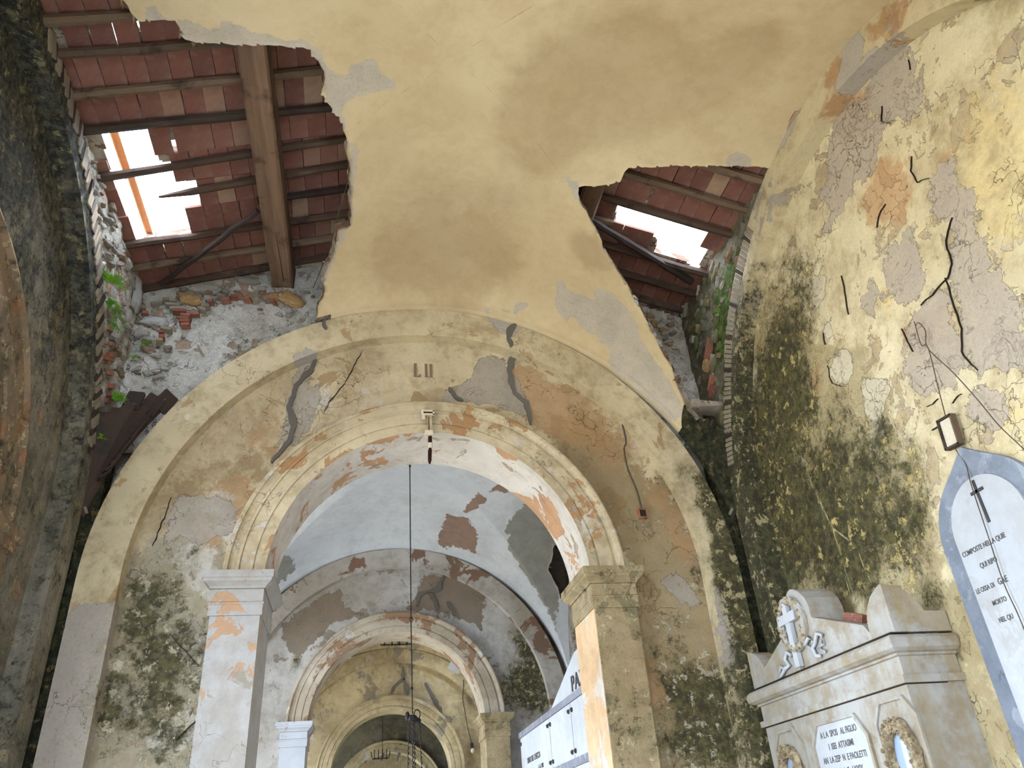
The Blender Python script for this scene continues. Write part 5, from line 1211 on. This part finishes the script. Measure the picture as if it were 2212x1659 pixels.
MB().sphere((.112, 3.0, 2.60), .026, 8, 5).obj('knot', M['iron'], hc)
MB().tube([(.10 + .028 * math.cos(t), 3.0, 2.655 + .04 * math.sin(t)) for t in np.linspace(0, 2 * PI, 16)[:-1]], .005, 5, closed=True).obj('loop', M['iron'], hc)
for k, (dx, dy) in enumerate(((-.02, .02), (.012, -.03), (.03, .04), (.075, 0))):
    pts = []
    for i in range(40):
        z = 2.60 - .5 * i / 39 * 1.0; pts.append((.045 + dx * (1 + .35 * i / 39) + .004 * math.sin(i * 1.9), 3.0 + dy, z))
    MB().tube(pts, [.006 + .003 * math.sin(i * 1.9) for i in range(40)], 5).obj('chain', M['iron'], hc)
def candle_bar(label, x, y, z, wd, top):
    t = thing('candle_rack', label, 'candle rack', (x, y, z), 'iron candle racks')
    MB().tube([(x - wd / 2 - .03, y, z + .13), (x - wd / 2 - .015, y, z + .05), (x - wd / 2, y, z), (x + wd / 2, y, z), (x + wd / 2 + .015, y, z + .05), (x + wd / 2 + .03, y, z + .13)], .010, 6).obj('bar', M['iron'], t)
    for k in range(4):
        xx = x - wd / 2 + wd * (.12 + .25 * k)
        MB().tube([(xx, y, z - .02), (xx, y, z + .17)], .009, 6).sphere((xx, y, z + .01), .018, 7, 4).obj('prong', M['iron'], t)
    MB().tube([(x + .03, y, z), (x + .03, y, top)], .006, 5).obj('rod', M['iron'], t)
candle_bar('black iron candle rack with upright prongs hanging in the third bay', .10, 7.85, 4.37, .46, 5.06)
candle_bar('black iron candle rack hanging in the last bay', .02, 12.7, 3.24, .32, 4.93)
hb = thing('hanging_bulb', 'bare bulb holder on a twisted cable in the third bay', 'lamp', (1.40, 9.5, 3.0))
MB().tube([(1.38, 9.715, 4.15), (1.35, 9.712, 3.83), (1.38, 9.712, 3.65), (1.43, 9.79, 3.38), (1.49, 9.79, 3.12)], .010, 5, jit=.3).obj('cable', M['wire'], hb)
MB().tube([(1.49, 9.775, 3.12), (1.495, 9.775, 3.05)], .03, 8).obj('socket', M['iron'], hb)
MB().sphere((1.50, 9.775, 3.0), .035, 10, 6, s=(1, 1, 1.2)).obj('bulb', M['cream'], hb)
# loose slab at the broken edge of the third bay
sb = piece('loose_slab', BRICK, (1.16, 9.08, 4.26), (.20, .02, .20), eul(.1, .5, 0), None); sb.data = variant(BRICK, M['marble_w'], 'loose_slab'); tag(sb, 'pale square slab hanging at the broken vault edge of the third bay', 'rubble')

# ================================================================== PLANTS
def fern(label, loc, out, n, L, seed, droop=.5):
    random.seed(seed)
    t = thing('wild_plant', label, 'plant', loc, 'plants rooted in the rubble')
    mb = MB(); st = MB(); o = Vector(out).normalized(); loc = Vector(loc)
    for i in range(n):
        d = (o + Vector((random.uniform(-.8, .8), random.uniform(-.8, .8), random.uniform(-.3, 1.0)))).normalized()
        l_ = L * random.uniform(.5, 1.0); pts = []
        for k in range(5):
            q = k / 4; pts.append(loc + d * l_ * q + Vector((0, 0, -droop * l_ * q * q)))
        st.tube(pts, .0016, 4)
        for k in range(1, 5):
            for s in (-1, 1):
                p = pts[k]; side_ = d.cross(Vector((0, 0, 1))).normalized() * s
                a = p + side_ * L * .05; ll = L * random.uniform(.13, .22)
                tip = p + (side_ + d * .5 + Vector((0, 0, random.uniform(-.3, .4)))).normalized() * ll
                mid = (p + tip) / 2; wv = d * ll * .28
                up = Vector((0, 0, ll * .08))
                mb.add([p, mid + wv + up, tip, mid - wv + up], [(0, 1, 2), (0, 2, 3)])
    st.obj('stems', M['leaf'], t); mb.obj('leaves', M['leaf'], t, fix=False)
fern('bright green leafy plant high on the bright rubble wall', (-2.055, -.56, 4.72), (1, -.2, .4), 16, .13, 1, .4)
fern('trailing green plant lower on the bright rubble wall', (-2.05, -.48, 4.62), (1, 0, -.6), 12, .13, 2, .9)
fern('small bluish plant in the middle of the bright rubble wall', (-2.05, -.34, 4.54), (1, .2, .2), 9, .08, 3, .6)
fern('small plant at the corner of the front rubble', (-1.97, .15, 4.72), (.3, -1, .3), 12, .06, 4, .5)
fern('tiny plant beside the stacked bricks in the corner', (-2.03, .15, 4.61), (.3, -1, .3), 8, .05, 5, .5)
fern('green plant growing on the broken vault corner', (-1.98, -.16, 4.09), (.6, -.6, .5), 20, .10, 6, .5)
fern('tiny plant on the dark brick corner below the broken tiles', (-2.03, -.10, 3.86), (.6, -.8, .2), 7, .06, 7, .5)
fern('mossy tuft on the green mossy rubble wall', (2.06, -.50, 4.78), (-1, 0, .1), 14, .05, 8, .6)
